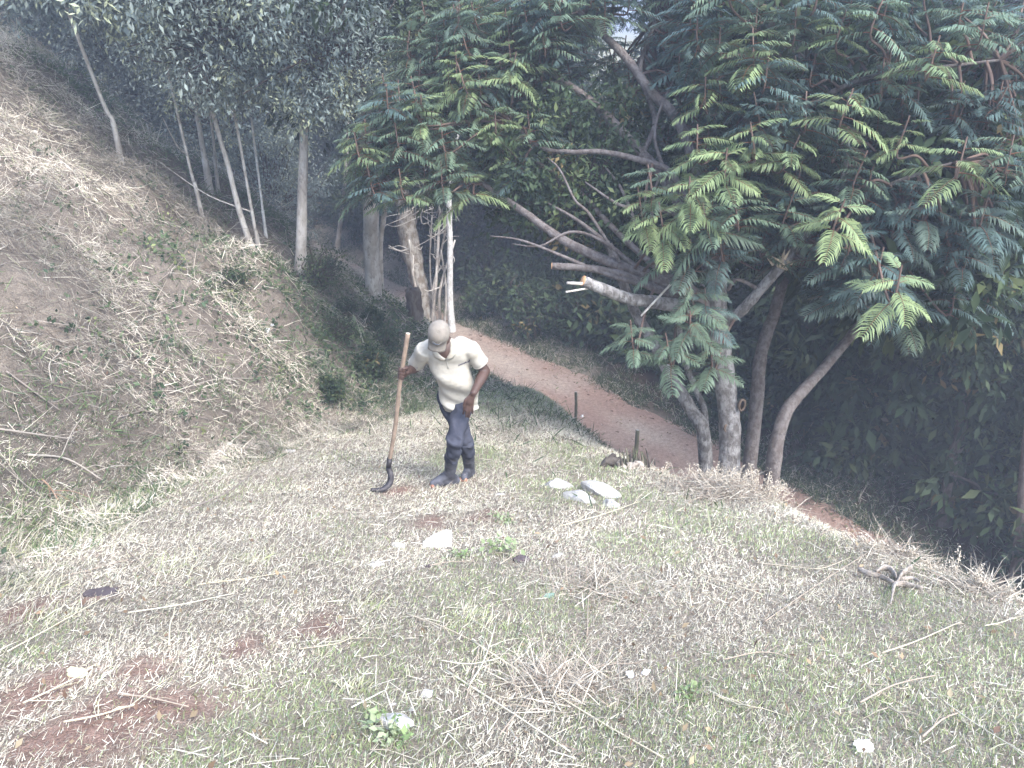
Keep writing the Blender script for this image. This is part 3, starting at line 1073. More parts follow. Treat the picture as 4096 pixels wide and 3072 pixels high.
# leafy creepers on the bank and in the brush
rg = np.random.default_rng(655)
N = 5200
yy = 3.5 + rg.random(N) * 15
xx = np.interp(yy, TOE[:, 0], TOE[:, 1]) - rg.gamma(1.4, 1.3, N)
s_ = road_s(xx, yy)
dl = np.interp(yy, TOE[:, 0], TOE[:, 1]) - xx
wgt = smooth(.50, .66, fbm(xx, yy, .9, 661)) * .45 + smooth(8, 10, yy) * smooth(3.5, 1.5, dl) * .8 + smooth(12, 15, yy) * .35
k = (rg.random(N) < wgt) & (s_ < -1.7) & (xx > -1 - yy * .7)
xx, yy = xx[k], yy[k]
mbc = MB()
leaf_cloud(mbc, np.stack([xx, yy, height(xx, yy) + .05], -1), rg.uniform(.06, .16, len(xx)), 9, .055, rg, [(3, (.085, .125, .062)), (2, (.12, .165, .08)), (2, (.06, .095, .055)), (.5, (.22, .25, .11))], .1, .6, .6)
mbc.build('bank_creepers', M_LEAF, None, False, label='small leaved green creepers growing over the bank and brush', cat='creepers', kind='stuff')

leaf_cloud(mbl, leaf_cloud_late[0], np.full(len(leaf_cloud_late[0]), .02), 1, .035, leaf_cloud_late[1], [(3, (.30, .21, .14)), (2, (.40, .31, .20)), (1, (.20, .13, .095)), (1, (.48, .40, .27))], 0, .5, .3)
mbl.build('fallen_leaves', M_LEAF, None, False, label='small brown dead leaves scattered over the lawn', cat='leaves', kind='stuff')
# ------------------------------------------------------------------ the feathery tree at the edge of the lawn
M_FROND = mat_attr('feathery leaves', .5, .35, .35, .30)


def frond_geo(seed, table, pairs=19, wide=1.0):
    """one bipinnate leaf, length 1 along +X: a midrib and pairs of narrow leaflets"""
    rg = np.random.default_rng(seed)
    mb = MB()
    xs_ = np.linspace(0, 1, 7)
    droop = rg.uniform(.26, .48)
    bendy = rg.normal(0, .06)
    rib = np.stack([xs_, bendy * xs_ ** 2, .10 * xs_ - droop * xs_ ** 2], -1)
    mb.tube(rib, [.012, .004], 4, (.22, .10, .06), cap=False)
    base_c = pick(rg, table, 1)[0]
    V, Q, T, C = [], [], [], []
    n = 0
    for k in range(pairs):
        s = .16 + .83 * (k + .2) / pairs
        p = np.array([s, bendy * s * s, .10 * s - droop * s * s])
        ln = .31 * (math.sin(math.pi * min(1, (s + .12) / 1.12)) ** .6) * rg.uniform(.9, 1.1) + .05
        for sg in (-1, 1):
            a = R(64 - 22 * s + rg.normal(0, 4))
            d = unit(np.array([math.cos(a), sg * math.sin(a), -.10 + rg.normal(0, .06)]))
            sd = unit(np.cross(d, [0, 0, 1]))
            w = .0190 * wide * rg.uniform(.85, 1.15)
            m = p + d * ln * .55 + np.array([0, 0, .015])
            t = p + d * ln + np.array([.02, 0, -.34 * ln])
            V += [p - sd * w * .6, p + sd * w * .6, m + sd * w, m - sd * w, t]
            Q.append([n, n + 1, n + 2, n + 3])
            T.append([n + 3, n + 2, n + 4])
            c = base_c * rg.uniform(.85, 1.15)
            C += [c, c, c, c, c * 1.12]
            n += 5
    mb.add(V, Q, T, np.array(C))
    return mb


FR_YOUNG_LIT = [(3, (.27, .36, .19)), (2, (.32, .41, .20)), (1, (.37, .42, .19))]  # new leaf tone, lifted as well to paint skylit fronds
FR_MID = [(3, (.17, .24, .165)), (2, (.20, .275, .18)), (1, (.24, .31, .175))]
FR_OLD_SHADED = [(3, (.10, .155, .145)), (2, (.12, .18, .165)), (1, (.15, .205, .165))]  # older leaf tone, darkened as well to paint shade inside the crown
FROND_MB = {'young': [frond_geo(10 + k, FR_YOUNG_LIT) for k in range(4)],
            'mid': [frond_geo(20 + k, FR_MID) for k in range(4)],
            'old': [frond_geo(30 + k, FR_OLD_SHADED) for k in range(4)]}
FROND_ME = {k: [m.mesh('leaf_frond', False) for m in v] for k, v in FROND_MB.items()}
FROND_LOD = {'young': [frond_geo(10 + k, FR_YOUNG_LIT, 13, 1.4) for k in range(4)], 'mid': [frond_geo(20 + k, FR_MID, 13, 1.4) for k in range(4)], 'old': [frond_geo(30 + k, FR_OLD_SHADED, 13, 1.4) for k in range(4)]}
FROND_ARR = {k: [(np.concatenate(m.v), np.concatenate(m.q), np.concatenate(m.t), np.concatenate(m.c)) for m in v] for k, v in FROND_LOD.items()}

_tb, _tt = hit(732, 497, 7.4)
foot = np.array([P(732, 500, 8.4)[0], P(732, 500, 8.4)[1], 0])
foot[2] = hz(foot[0], foot[1]) - .2
LIMBS = {
    'trunk': ([tuple(foot), (730, 440, 8.35), (727, 400, 8.25), (722, 355, 8.15), (717, 318, 8.05), (718, 285, 7.95), (722, 255, 7.9)], [.125, .112, .108, .104, .11, .09, .07]),
    'cut': ([(718, 318, 8.05), (690, 309, 7.9), (660, 303, 7.75), (630, 299, 7.6), (608, 291, 7.5), (583, 281, 7.4)], [.085, .075, .065, .058, .055, .052]),
    'low': ([(714, 312, 8.05), (690, 296, 7.95), (650, 276, 7.95), (600, 258, 8.05), (560, 238, 8.2), (524, 212, 8.4), (489, 188, 8.7), (455, 165, 9.0), (425, 150, 9.2)], [.075, .066, .06, .05, .045, .038, .03, .022, .014]),
    'low2': ([(700, 302, 8.0), (660, 290, 7.9), (620, 274, 7.85), (585, 268, 7.8), (552, 266, 7.8)], [.05, .045, .038, .035, .033]),
    'low3': ([(690, 290, 8.1), (650, 262, 8.2), (610, 225, 8.4), (579, 192, 8.6), (529, 157, 8.9), (500, 140, 9.0)], [.04, .036, .03, .026, .02, .012]),
    'b': ([(716, 285, 7.95), (695, 230, 8.1), (665, 180, 8.3), (640, 152, 8.4), (611, 120, 8.6), (579, 92, 8.8), (540, 68, 9.0), (505, 50, 9.1)], [.075, .066, .06, .056, .046, .04, .03, .018]),
    'c': ([(700, 225, 8.1), (672, 175, 8.1), (647, 162, 8.1), (603, 152, 8.2), (571, 152, 8.3), (540, 147, 8.5), (510, 120, 8.6)], [.04, .036, .032, .028, .025, .02, .012]),
    'a': ([(719, 270, 7.9), (706, 200, 8.0), (679, 123, 8.3), (651, 92, 8.4), (627, 59, 8.6), (603, 34, 8.8), (567, 0, 9.0), (540, -40, 9.2)], [.07, .062, .055, .05, .045, .04, .032, .02]),
    'd': ([(640, 158, 8.35), (655, 120, 8.5), (640, 70, 8.8), (655, 20, 9.0), (660, -30, 9.2)], [.03, .027, .024, .02, .012]),
    'up': ([(722, 258, 7.9), (735, 200, 7.8), (742, 140, 7.8), (760, 70, 7.9), (775, 10, 8.0), (790, -60, 8.1)], [.06, .052, .045, .036, .03, .02]),
    'right': ([(722, 322, 8.05), (740, 312, 7.9), (760, 290, 7.75), (783, 264, 7.6), (798, 245, 7.6), (818, 215, 7.6), (842, 180, 7.6), (850, 130, 7.5)], [.06, .055, .05, .048, .042, .036, .028, .015]),
    'right2': ([(818, 215, 7.6), (850, 205, 7.4), (890, 185, 7.2), (930, 170, 7.0), (965, 160, 6.9)], [.028, .025, .022, .018, .012]),
    'right3': ([(742, 150, 7.8), (800, 110, 7.7), (860, 80, 7.5), (920, 70, 7.3), (1000, 60, 7.2)], [.03, .027, .024, .02, .012]),
    'f1': ([(700, 306, 7.95), (655, 281, 8.0), (615, 250, 8.1), (580, 222, 8.2), (548, 203, 8.3)], [.035, .03, .026, .02, .008]),
    'f2': ([(705, 300, 8.0), (672, 268, 8.1), (640, 232, 8.2), (622, 190, 8.4), (606, 168, 8.5)], [.032, .028, .024, .018, .008]),
    'f3': ([(680, 294, 7.9), (640, 284, 7.85), (600, 272, 7.8), (560, 255, 7.8), (520, 240, 7.9), (490, 236, 8.0)], [.03, .027, .022, .016, .011, .005]),
    'f4': ([(640, 270, 7.95), (600, 240, 7.9), (570, 232, 7.9), (540, 246, 7.9), (512, 244, 8.0)], [.02, .017, .014, .010, .005]),
    'f5': ([(660, 255, 8.1), (652, 220, 8.1), (655, 190, 8.15), (664, 165, 8.2)], [.02, .018, .014, .008]),
    'f6': ([(620, 262, 7.9), (590, 215, 8.0), (575, 200, 8.0), (560, 170, 8.1), (548, 158, 8.2)], [.018, .016, .013, .010, .005]),
    'f7': ([(700, 235, 8.0), (676, 215, 8.0), (648, 208, 8.0), (620, 205, 8.05), (585, 182, 8.2)], [.028, .024, .02, .016, .008]),
    'f8': ([(668, 180, 8.2), (655, 140, 8.2), (660, 110, 8.3), (678, 70, 8.4)], [.02, .017, .014, .008]),
    'twist': ([(760, 290, 7.75), (745, 282, 7.7), (735, 280, 7.7), (728, 290, 7.8)], [.02, .018, .016, .02]),
}
tree_root = empty('feathery_tree', foot, 'feathery leaved tree with cut limb at the lawn edge, spreading over the road', 'tree')
M_BARK_LIMB = mat_bark('dark limb bark', (.15, .125, .115), (.23, .205, .195), (.5, .46, .44), 18, (1, 1, .7), .8)
limb_nodes = []
for nm, (pp, rr) in LIMBS.items():
    pts = [np.array(q) if nm == 'trunk' and k == 0 else P(*q) for k, q in enumerate(pp)]
    sp = spline(pts, 6)
    mb = MB()
    mb.tube(sp, rr, 11 if nm in ('trunk', 'cut', 'low', 'b', 'a') else 8, rough=.07, seed=len(limb_nodes))
    o = mb.build('trunk' if nm == 'trunk' else 'limb', M_BARK_GREY if nm in ('trunk', 'cut', 'right') else M_BARK_LIMB, tree_root, org=foot)
    if nm == 'cut':
        o['label'] = 'sawn off limb with a fresh orange cut face'
    if nm not in ('cut', 'low2', 'twist') and nm[0] != 'f':
        lo = 3 if nm == 'trunk' else 1
        limb_nodes += [p for p in sp[len(sp) * lo // 8:]]
limb_nodes = np.array(limb_nodes)
# fresh cut faces
for a, b, r in ((P(608, 291, 7.5), P(583, 281, 7.4), .0535), (P(585, 268, 7.8), P(552, 266, 7.8), .034)):
    d = unit(b - a)
    mb = MB()
    mb.tube([b + d * .001, b + d * .006], [r * .98, r * .93], 14)
    mb.build('cut_face', M_CUT, tree_root, org=foot)
# stub twigs beside the cut
for a, b, r in ((P(588, 284, 7.42), P(567, 283, 7.3), .016), (P(590, 288, 7.45), P(566, 292, 7.3), .011), (P(684, 270, 7.6), P(641, 316, 7.5), .012)):
    mb = MB()
    mb.tube(spline([a, b], 4), [r, r * .85], 7, c=(1, 1, 1))
    mb.build('cut_stub', M_BARK_PALE, tree_root, org=foot)
# torn collar on the right limb, knot holes in the trunk
cb = P(783, 263, 7.57)
mb = MB()
rg = np.random.default_rng(3)
for k in range(16):
    q = cb + rg.normal(size=3) * .028
    mb.tube([q, q + rg.normal(size=3) * .05 + [0.02, 0, .03]], [.016, .003], 4, c=(.55, .45, .33), cap=False)
mb.build('torn_bark', mat_attr('torn wood', .8, .1), tree_root, org=foot)
for (u, v, r) in ((742, 405, .042), (726, 428, .024)):
    c = P(u, v, 8.14 if v < 420 else 8.23)
    mb = MB()
    for k in range(2):
        ang = np.linspace(0, 2 * np.pi, 13)
        ring = c + np.stack([np.cos(ang) * r * .8, np.cos(ang) * .01, np.sin(ang) * r * 1.4], -1)
    mb.tube(ring, [.013], 5, c=(.16, .12, .09), rough=.3, cap=False)
    mb.add(np.vstack([c + [0, .012, 0], ring + [0, .008, 0]]), None, [[0, k + 1, k + 2] for k in range(12)], (.02, .015, .012))
    mb.build('knot_hole', mat_attr('knot', .9, .1), tree_root, org=foot)

# leaf rosettes: photo position, depth, leaf age with its lit or shaded tone, size
ROS = [(848, 103, 6.7, 'young', .50), (963, 152, 6.5, 'young', .50), (726, 162, 6.9, 'young', .50), (698, 138, 7.1, 'young', .45), (793, 148, 6.9, 'young', .42), (752, 136, 6.9, 'young', .5),
       (840, 212, 6.6, 'young', .42), (935, 51, 6.6, 'young', .52), (753, 43, 7.0, 'young', .50), (843, 22, 7.1, 'young', .40), (706, 88, 7.3, 'young', .45), (721, 30, 7.3, 'mid', .50),
       (777, 95, 7.4, 'old', .50), (898, 279, 6.2, 'young', .42), (905, 130, 6.8, 'young', .35), (985, 18, 6.7, 'mid', .5), (880, 8, 6.9, 'mid', .5), (640, 200, 7.2, 'young', .40), (660, 215, 7.1, 'young', .42),
       (690, 190, 7.0, 'young', .5), (650, 178, 7.2, 'mid', .45), (705, 215, 7.0, 'mid', .5), (735, 205, 7.0, 'mid', .48), (690, 250, 7.3, 'old', .45), (720, 240, 7.2, 'old', .48), (665, 240, 7.4, 'mid', .42),
       (790, 205, 7.1, 'mid', .42), (800, 175, 7.3, 'old', .5), (870, 180, 7.1, 'old', .5), (905, 215, 6.9, 'old', .52), (935, 200, 6.8, 'old', .48), (985, 205, 6.7, 'old', .5), (850, 245, 6.9, 'old', .48),
       (880, 260, 6.8, 'old', .45), (1010, 150, 6.6, 'mid', .5), (1000, 100, 7.0, 'old', .5), (960, 95, 7.1, 'old', .45), (890, 60, 7.2, 'old', .5), (815, 60, 7.3, 'old', .5), (795, 20, 7.3, 'mid', .45),
       # low group round the trunk
       (632, 332, 7.3, 'mid', .36), (690, 322, 7.2, 'mid', .45), (690, 290, 7.3, 'mid', .42), (712, 352, 7.4, 'mid', .36), (705, 300, 7.3, 'old', .40), (668, 345, 7.3, 'mid', .42),
       # left reach of the crown
       (366, 130, 9.0, 'mid', .52), (397, 103, 9.0, 'mid', .52), (445, 97, 8.9, 'mid', .50), (484, 40, 9.0, 'mid', .50), (437, 132, 8.8, 'mid', .50), (497, 112, 8.7, 'young', .45), (502, 146, 8.6, 'young', .42),
       (368, 172, 9.0, 'mid', .48), (405, 144, 9.0, 'mid', .5), (421, 70, 9.1, 'mid', .5), (453, 20, 9.2, 'mid', .5), (516, 165, 8.6, 'old', .45), (462, 168, 8.8, 'old', .48), (425, 175, 8.9, 'old', .5), (390, 160, 9.1, 'old', .5),
       (470, 130, 8.8, 'mid', .48), (480, 85, 8.9, 'mid', .48), (520, 100, 8.8, 'old', .48), (530, 55, 8.9, 'mid', .48), (510, 70, 9.0, 'old', .5),
       (380, 110, 9.2, 'mid', .45), (350, 140, 9.2, 'mid', .4), (360, 155, 9.1, 'young', .36), (385, 85, 9.3, 'mid', .45), (410, 40, 9.3, 'mid', .5), (425, 12, 9.4, 'mid', .5), (540, 120, 8.7, 'old', .4), (470, 60, 9.0, 'mid', .5)]
rg = np.random.default_rng(911)


def scatter(poly, n, t0, t1, ages, avoid):
    poly = np.array(poly, float)
    lo, hi = poly.min(0), poly.max(0)
    out = []
    while len(out) < n:
        q = rg.uniform(lo, hi)
        ins = False
        for (x1, y1), (x2, y2) in zip(poly, np.roll(poly, -1, 0)):
            if (y1 > q[1]) != (y2 > q[1]) and q[0] < (x2 - x1) * (q[1] - y1) / (y2 - y1) + x1:
                ins = not ins
        if not ins or any(math.hypot(q[0] - a, q[1] - b) < r for a, b, r in avoid):
            continue
        out.append((q[0], q[1], rg.uniform(t0, t1), ages[int(rg.integers(len(ages)))], rg.uniform(.4, .52)))
    return out


GAPS = [(640, 18, 26), (598, 92, 34), (560, 100, 24), (620, 140, 28), (600, 200, 60), (640, 60, 30), (560, 150, 25)]
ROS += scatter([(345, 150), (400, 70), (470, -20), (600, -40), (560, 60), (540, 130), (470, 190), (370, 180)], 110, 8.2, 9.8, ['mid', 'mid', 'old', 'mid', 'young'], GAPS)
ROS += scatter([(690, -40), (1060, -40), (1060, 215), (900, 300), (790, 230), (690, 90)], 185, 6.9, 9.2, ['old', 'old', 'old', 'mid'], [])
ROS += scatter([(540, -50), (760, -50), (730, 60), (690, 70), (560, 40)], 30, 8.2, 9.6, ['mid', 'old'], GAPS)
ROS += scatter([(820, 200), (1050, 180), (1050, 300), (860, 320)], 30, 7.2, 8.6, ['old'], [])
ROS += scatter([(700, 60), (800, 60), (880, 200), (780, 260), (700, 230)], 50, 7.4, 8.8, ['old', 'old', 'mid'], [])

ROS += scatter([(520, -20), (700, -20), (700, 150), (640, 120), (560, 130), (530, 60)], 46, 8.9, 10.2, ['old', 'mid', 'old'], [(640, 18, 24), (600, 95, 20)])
items, twigs = [], MB()
trunk_xy = foot[:2]
for (u, v, t, age, size) in ROS:
    size = size * .86
    c = P(u, v, t)
    k = np.argmin(np.linalg.norm((limb_nodes - c) * [1, 1, 1.3], axis=1))
    s = limb_nodes[k]
    out = unit(np.r_[c[:2] - trunk_xy, 0])
    axis = unit(np.array([0, 0, 1.0]) + out * .18 + rg.normal(size=3) * .10)
    mid = (s + c) / 2 + np.array([0, 0, -.10 * np.linalg.norm(c - s)])
    twigs.tube(spline([s, mid, c - axis * .22, c + axis * .12], 5), [.016, .007], 5, cap=False, c=(.16, .11, .09))
    nf = int(rg.integers(8, 12))
    a0 = rg.uniform(0, 6.28)
    e1 = unit(np.cross(axis, [.3, .9, .1]))
    e2 = np.cross(axis, e1)
    for f_ in range(nf):
        a = a0 + f_ * 2.399 + rg.normal(0, .15)
        tier = f_ / nf
        el = R(rg.normal(-8 + 24 * tier, 7))
        d = unit((e1 * math.cos(a) + e2 * math.sin(a)) * math.cos(el) + axis * math.sin(el))
        upv = unit(axis - (axis @ d) * d)
        sv = np.cross(upv, d)
        L = size * rg.uniform(.85, 1.15) * (1.05 - .45 * tier)
        p = c + axis * (-.20 + .30 * tier)
        Mx = np.eye(4)
        Mx[:3, 0], Mx[:3, 1], Mx[:3, 2], Mx[:3, 3] = d * L, sv * L, upv * L, p
        items.append((L / t * (1.25 if age == 'young' else 1.0) - (0 if -20 < v < 420 and 0 < u < 1024 else 9), age, int(rg.integers(4)), Mx))
items.sort(key=lambda q: -q[0])
for sc_, age, k, Mx in items[:290]:
    o = link('leaf_frond', FROND_ME[age][k], M_FROND, tree_root)
    M2 = Mx.copy()
    M2[:3, 3] -= foot
    o.matrix_local = Matrix(M2.tolist())
rest = MB()
for sc_, age, k, Mx in items[290:]:
    v, q, t, c = FROND_ARR[age][k]
    rest.add(v @ Mx[:3, :3].T + Mx[:3, 3], q, t, c * rg.uniform(.8, 1.15))
rest.build('foliage', M_FROND, tree_root, False, org=foot, kind='stuff')
twigs.build('twigs', mat_attr('reddish twigs', .8, .2), tree_root, org=foot, kind='stuff')

# ------------------------------------------------------------------ other stems at the lawn edge and to the right
def edge_tree(pix, r0, r1, crowns, bark, label, seed, extra=None, limbs=0):
    return free_tree(pix, 0, r0, r1, crowns, bark, label, 'slender trees at the right edge of the lawn', seed=seed, limbs=limbs, extra=extra, sink=.3)


edge_tree([(714, 482, 9.4), (705, 445, 9.3), (690, 408, 9.2), (671, 377, 9.1), (650, 337, 9.0), (632, 305, 9.0)], .085, .05, [('dark', (-.3, .6, .6), .55)], M_BARK_GREY,
          'pale lichened trunk leaning left behind the main trunk', 201, (-.3, .1, .7))
edge_tree([(717, 480, 9.6), (706, 430, 9.5), (697, 392, 9.4), (682, 351, 9.3)], .042, .03, [('dark', (0, .5, .5), .5)], M_BARK_GREY,
          'thin dark stem between the leaning trunk and the main trunk', 202, (-.1, .1, .8))
edge_tree([(749, 490, 9.2), (755, 420, 9.1), (760, 361, 9.0), (768, 330, 8.95), (778, 300, 8.9)], .080, .06, [('dark', (.4, .9, .6), .9)], M_BARK_LIMB,
          'straight grey trunk just right of the main trunk', 203, (.25, .2, 1.6))
edge_tree([(770, 512, 8.2), (773, 470, 8.1), (778, 437, 8.0), (788, 409, 8.0), (808, 385, 8.1), (835, 355, 8.3)], .082, .045, [('big', (.3, .5, .5), .8)], M_BARK_LIMB,
          'grey trunk that bends right near the road bend', 204, (.6, .2, .8))
edge_tree([(944, 535, 13.0), (950, 480, 12.8), (957, 445, 12.7), (967, 400, 12.6), (976, 345, 12.5)], .115, .08, [('big', (0, .2, .6), 1.0), ('big', (-.9, -.3, -.6), .7)], M_BARK_BROWN,
          'brown trunk with pale lichen standing in the shade on the right', 205, (.2, .1, 1.6))
edge_tree([(1016, 590, 11.8), (1022, 540, 11.6), (1026, 480, 11.5), (1032, 420, 11.4), (1040, 350, 11.3)], .10, .09, [('big', (-.2, .6, .8), .9), ('big', (-.6, .4, -.5), .6)], M_BARK_BROWN,
          'ringed dark trunk cut by the right edge of the picture', 206, (.1, .1, 1.2))
for k, (u, v, t, sc) in enumerate([(860, 330, 14.5, 1.0), (920, 350, 14, .95), (985, 365, 13, .95), (870, 410, 16, 1.0), (1005, 290, 12.5, .9), (905, 440, 15.5, .9), (820, 380, 16.5, 1.0), (1010, 450, 13.4, .8)]):
    c = P(u, v, t)
    g = hz(c[0], c[1])
    b = np.array([c[0] + .2, c[1] + .3, g - .1])
    tree('tree', [b, (b + c) / 2 + [.1, 0, 0], c], .045, .03, [('big', (0, 0, .1), sc)], M_BARK_BROWN, 'drooping large leaved young tree in the shade at right',
         'drooping large leaved trees at right', seed=300 + k, limbs=1)
# ------------------------------------------------------------------ the worker and his long handled hook
def round_cone(mb, p0, p1, r0, r1, sides=12, flat=1.0, fdir=None):
    """a closed tapered limb segment with round ends"""
    p0, p1 = np.asarray(p0, float), np.asarray(p1, float)
    d = unit(p1 - p0)
    ref = np.asarray(fdir, float) if fdir is not None else (np.array([0, 0, 1.]) if abs(d[2]) < .9 else np.array([1., 0, 0]))
    n = unit(ref - (ref @ d) * d)
    b = np.cross(d, n)
    ang = np.linspace(0, 2 * np.pi, sides, endpoint=False)
    rows = []
    for a in np.linspace(-np.pi / 2 + .05, 0, 5):
        rows.append((p0 + d * r0 * math.sin(a), r0 * math.cos(a)))
    for s in (.33, .66):
        rows.append((p0 + (p1 - p0) * s, r0 + (r1 - r0) * s))
    for a in np.linspace(0, np.pi / 2 - .05, 5):
        rows.append((p1 + d * r1 * math.sin(a), r1 * math.cos(a)))
    loft(mb, [(c, r, r * flat) for c, r in rows], n, b, sides)


def loft(mb, rows, e1, e2, sides=16, power=2.0):
    """closed loft: rows of (centre, half width along e1, half depth along e2); e1/e2 single or per row"""
    ang = np.linspace(0, 2 * np.pi, sides, endpoint=False)
    ca, sa = np.cos(ang), np.sin(ang)
    if power != 2.0:
        ca = np.sign(ca) * np.abs(ca) ** (2 / power)
        sa = np.sign(sa) * np.abs(sa) ** (2 / power)
    V = []
    for k, (c, r1, r2) in enumerate(rows):
        a1 = e1[k] if np.ndim(e1) == 2 else e1
        a2 = e2[k] if np.ndim(e2) == 2 else e2
        V.append(np.asarray(c) + (ca * r1)[:, None] * a1 + (sa * r2)[:, None] * a2)
    n = len(rows)
    V = np.concatenate(V + [np.asarray(rows[0][0])[None], np.asarray(rows[-1][0])[None]])
    i, j = np.meshgrid(np.arange(n - 1), np.arange(sides), indexing='ij')
    a = i * sides + j
    b = i * sides + (j + 1) % sides
    Q = np.stack([a, b, b + sides, a + sides], -1).reshape(-1, 4)
    k = np.arange(sides)
    T = np.concatenate([np.stack([np.full(sides, n * sides), (k + 1) % sides, k], -1),
                        np.stack([np.full(sides, n * sides + 1), (n - 1) * sides + k, (n - 1) * sides + (k + 1) % sides], -1)])
    mb.add(V, Q, T)


def fuse(mb, voxel, it=4):
    """one continuous skin over the shapes collected in mb"""
    tmp = bpy.data.objects.new('tmp', mb.mesh('tmp'))
    COL.objects.link(tmp)
    r = tmp.modifiers.new('r', 'REMESH')
    r.mode = 'VOXEL'
    r.voxel_size = voxel
    s = tmp.modifiers.new('s', 'SMOOTH')
    s.factor = .5
    s.iterations = it
    dg = bpy.context.evaluated_depsgraph_get()
    me = bpy.data.meshes.new_from_object(tmp.evaluated_get(dg))
    bpy.data.objects.remove(tmp)
    me.polygons.foreach_set('use_smooth', np.ones(len(me.polygons), bool))
    return me


def mesh_np(me):
    v = np.empty(len(me.vertices) * 3, np.float32)
    me.vertices.foreach_get('co', v)
    return v.reshape(-1, 3).astype(float)


def set_np(me, v):
    me.vertices.foreach_set('co', np.ascontiguousarray(v, np.float32).ravel())
    me.update()


# materials
M_SKIN = mat_plain('dark skin', (.080, .046, .036), .5, .4, 30, .12, .08, 220)
m, nt, nd, lk, bs = new_mat('cream polo cloth')
f = noise(nt, 9, 3, .5)
f5 = noise(nt, 5.5, 5, .65)
lk.new(mix(nt, 1.0, ramp(nt, f, [(.3, (.43, .405, .35)), (.7, (.51, .485, .43))]), ramp(nt, f5, [(.30, (.76, .71, .64)), (.48, (1, 1, 1))]), 'MULTIPLY'), bs.inputs['Base Color'])
bs.inputs['Roughness'].default_value = .9
bs.inputs['Specular IOR Level'].default_value = .12
bump(nt, bs, noise(nt, 16, 3, .5), .35, .02)
M_SHIRT = m
m, nt, nd, lk, bs = new_mat('dusty navy trousers')
f = noise(nt, 6, 4, .6)
lk.new(ramp(nt, f, [(.35, (.040, .043, .060)), (.60, (.066, .070, .092)), (.76, (.15, .145, .145))]), bs.inputs['Base Color'])
bs.inputs['Roughness'].default_value = .95
bs.inputs['Specular IOR Level'].default_value = .1
bump(nt, bs, noise(nt, 18, 3, .5), .5, .02)
M_TROUSER = m
M_CAP = mat_plain('faded khaki cap', (.25, .225, .195), .9, .12, 25, .12, .2, 60)
M_BOOT = mat_plain('dusty rubber boot', (.095, .097, .115), .8, .2, 16, .65, .1)
M_TOE = mat_plain('orange sole', (.38, .19, .13), .6, .3, 30, .15)
M_POLE = mat_plain('worn wooden pole', (.27, .205, .155), .75, .25, 22, .25, .2, 70)
M_IRON = mat_plain('dark forged iron', (.07, .065, .07), .5, .5, 22, .5, .4, 90, .75)
M_THREAD = mat_plain('dark thread', (.06, .05, .10), .8, .1)
M_EMB1 = mat_plain('pale embroidery', (.75, .75, .74), .7, .2)
M_EMB2 = mat_plain('blue embroidery', (.32, .42, .60), .7, .2)

# joints
HIP = P(457, 400, 6.32)
LH, RH = P(464, 402, 6.29), P(449, 402, 6.36)
LK, RK = P(454.5, 441, 6.05), P(466.5, 443, 6.34)
LA, RA = P(449.5, 476.5, 6.38), P(469.5, 473, 6.72)
LS, RS = P(468, 347, 5.98), P(426, 349, 5.95)
NB = P(446.5, 341, 5.99)
LE, RE = P(485, 371, 6.10), P(416.5, 367, 6.17)
LW, RW = P(473.5, 393, 5.95), P(407.5, 371.5, 5.98)
HC = P(438.8, 333.6, 5.76)
W = unit(LS - RS)

# keep the feet on the ground
def on_ground(p, off):
    return np.array([p[0], p[1], hz(p[0], p[1]) + off])


LA = on_ground(LA, .095)
RA = on_ground(RA, .095)
feet_c = (LA + RA) / 2
POSITION = np.array([feet_c[0], feet_c[1], hz(feet_c[0], feet_c[1])])
worker = empty('person', POSITION, 'person in cream polo shirt, cap and navy trousers bent over a long hook', 'person')

# head frame: bowed forward, looking at the ground
hf = unit(np.array([-.14, -.60, -.79]))
hs = unit(np.cross(hf, [0, 0, 1]))          # the head's own right... image left
hs = unit(W - (W @ hf) * hf)
hu = np.cross(hs, hf) if np.cross(hs, hf)[2] > 0 else np.cross(hf, hs)

body = MB()
# skull, jaw, nose, brow, lips, ears, neck
loft(body, [(HC + hu * s, .068 * math.sqrt(max(0, 1 - (s / .105) ** 2)) + .001, .080 * math.sqrt(max(0, 1 - (s / .105) ** 2)) + .001) for s in np.linspace(-.1, .1, 9)], hs, hf, 18)
round_cone(body, HC - hu * .055 + hf * .03, HC - hu * .105 + hf * .058, .058, .030, 14, .85, hs)
round_cone(body, HC + hf * .074 - hu * .005, HC + hf * .094 - hu * .036, .009, .013, 10)
round_cone(body, HC + hf * .068 + hu * .012 - hs * .03, HC + hf * .068 + hu * .012 + hs * .03, .011, .011, 10)
round_cone(body, HC + hf * .074 - hu * .062 - hs * .02, HC + hf * .074 - hu * .062 + hs * .02, .010, .010, 8)
round_cone(body, HC + hf * .072 - hu * .075 - hs * .017, HC + hf * .072 - hu * .075 + hs * .017, .010, .010, 8)
for sg in (-1, 1):
    round_cone(body, HC + hs * sg * .070 - hf * .01 + hu * .005, HC + hs * sg * .072 - hf * .005 - hu * .035, .017, .012, 10, .5, hf)
    round_cone(body, HC + hs * sg * .032 + hf * .066 - hu * .022, HC + hs * sg * .045 + hf * .05 - hu * .03, .022, .018, 10)
round_cone(body, NB - unit(NB - HIP) * .05, HC - hu * .05 - hf * .01, .062, .056, 14)
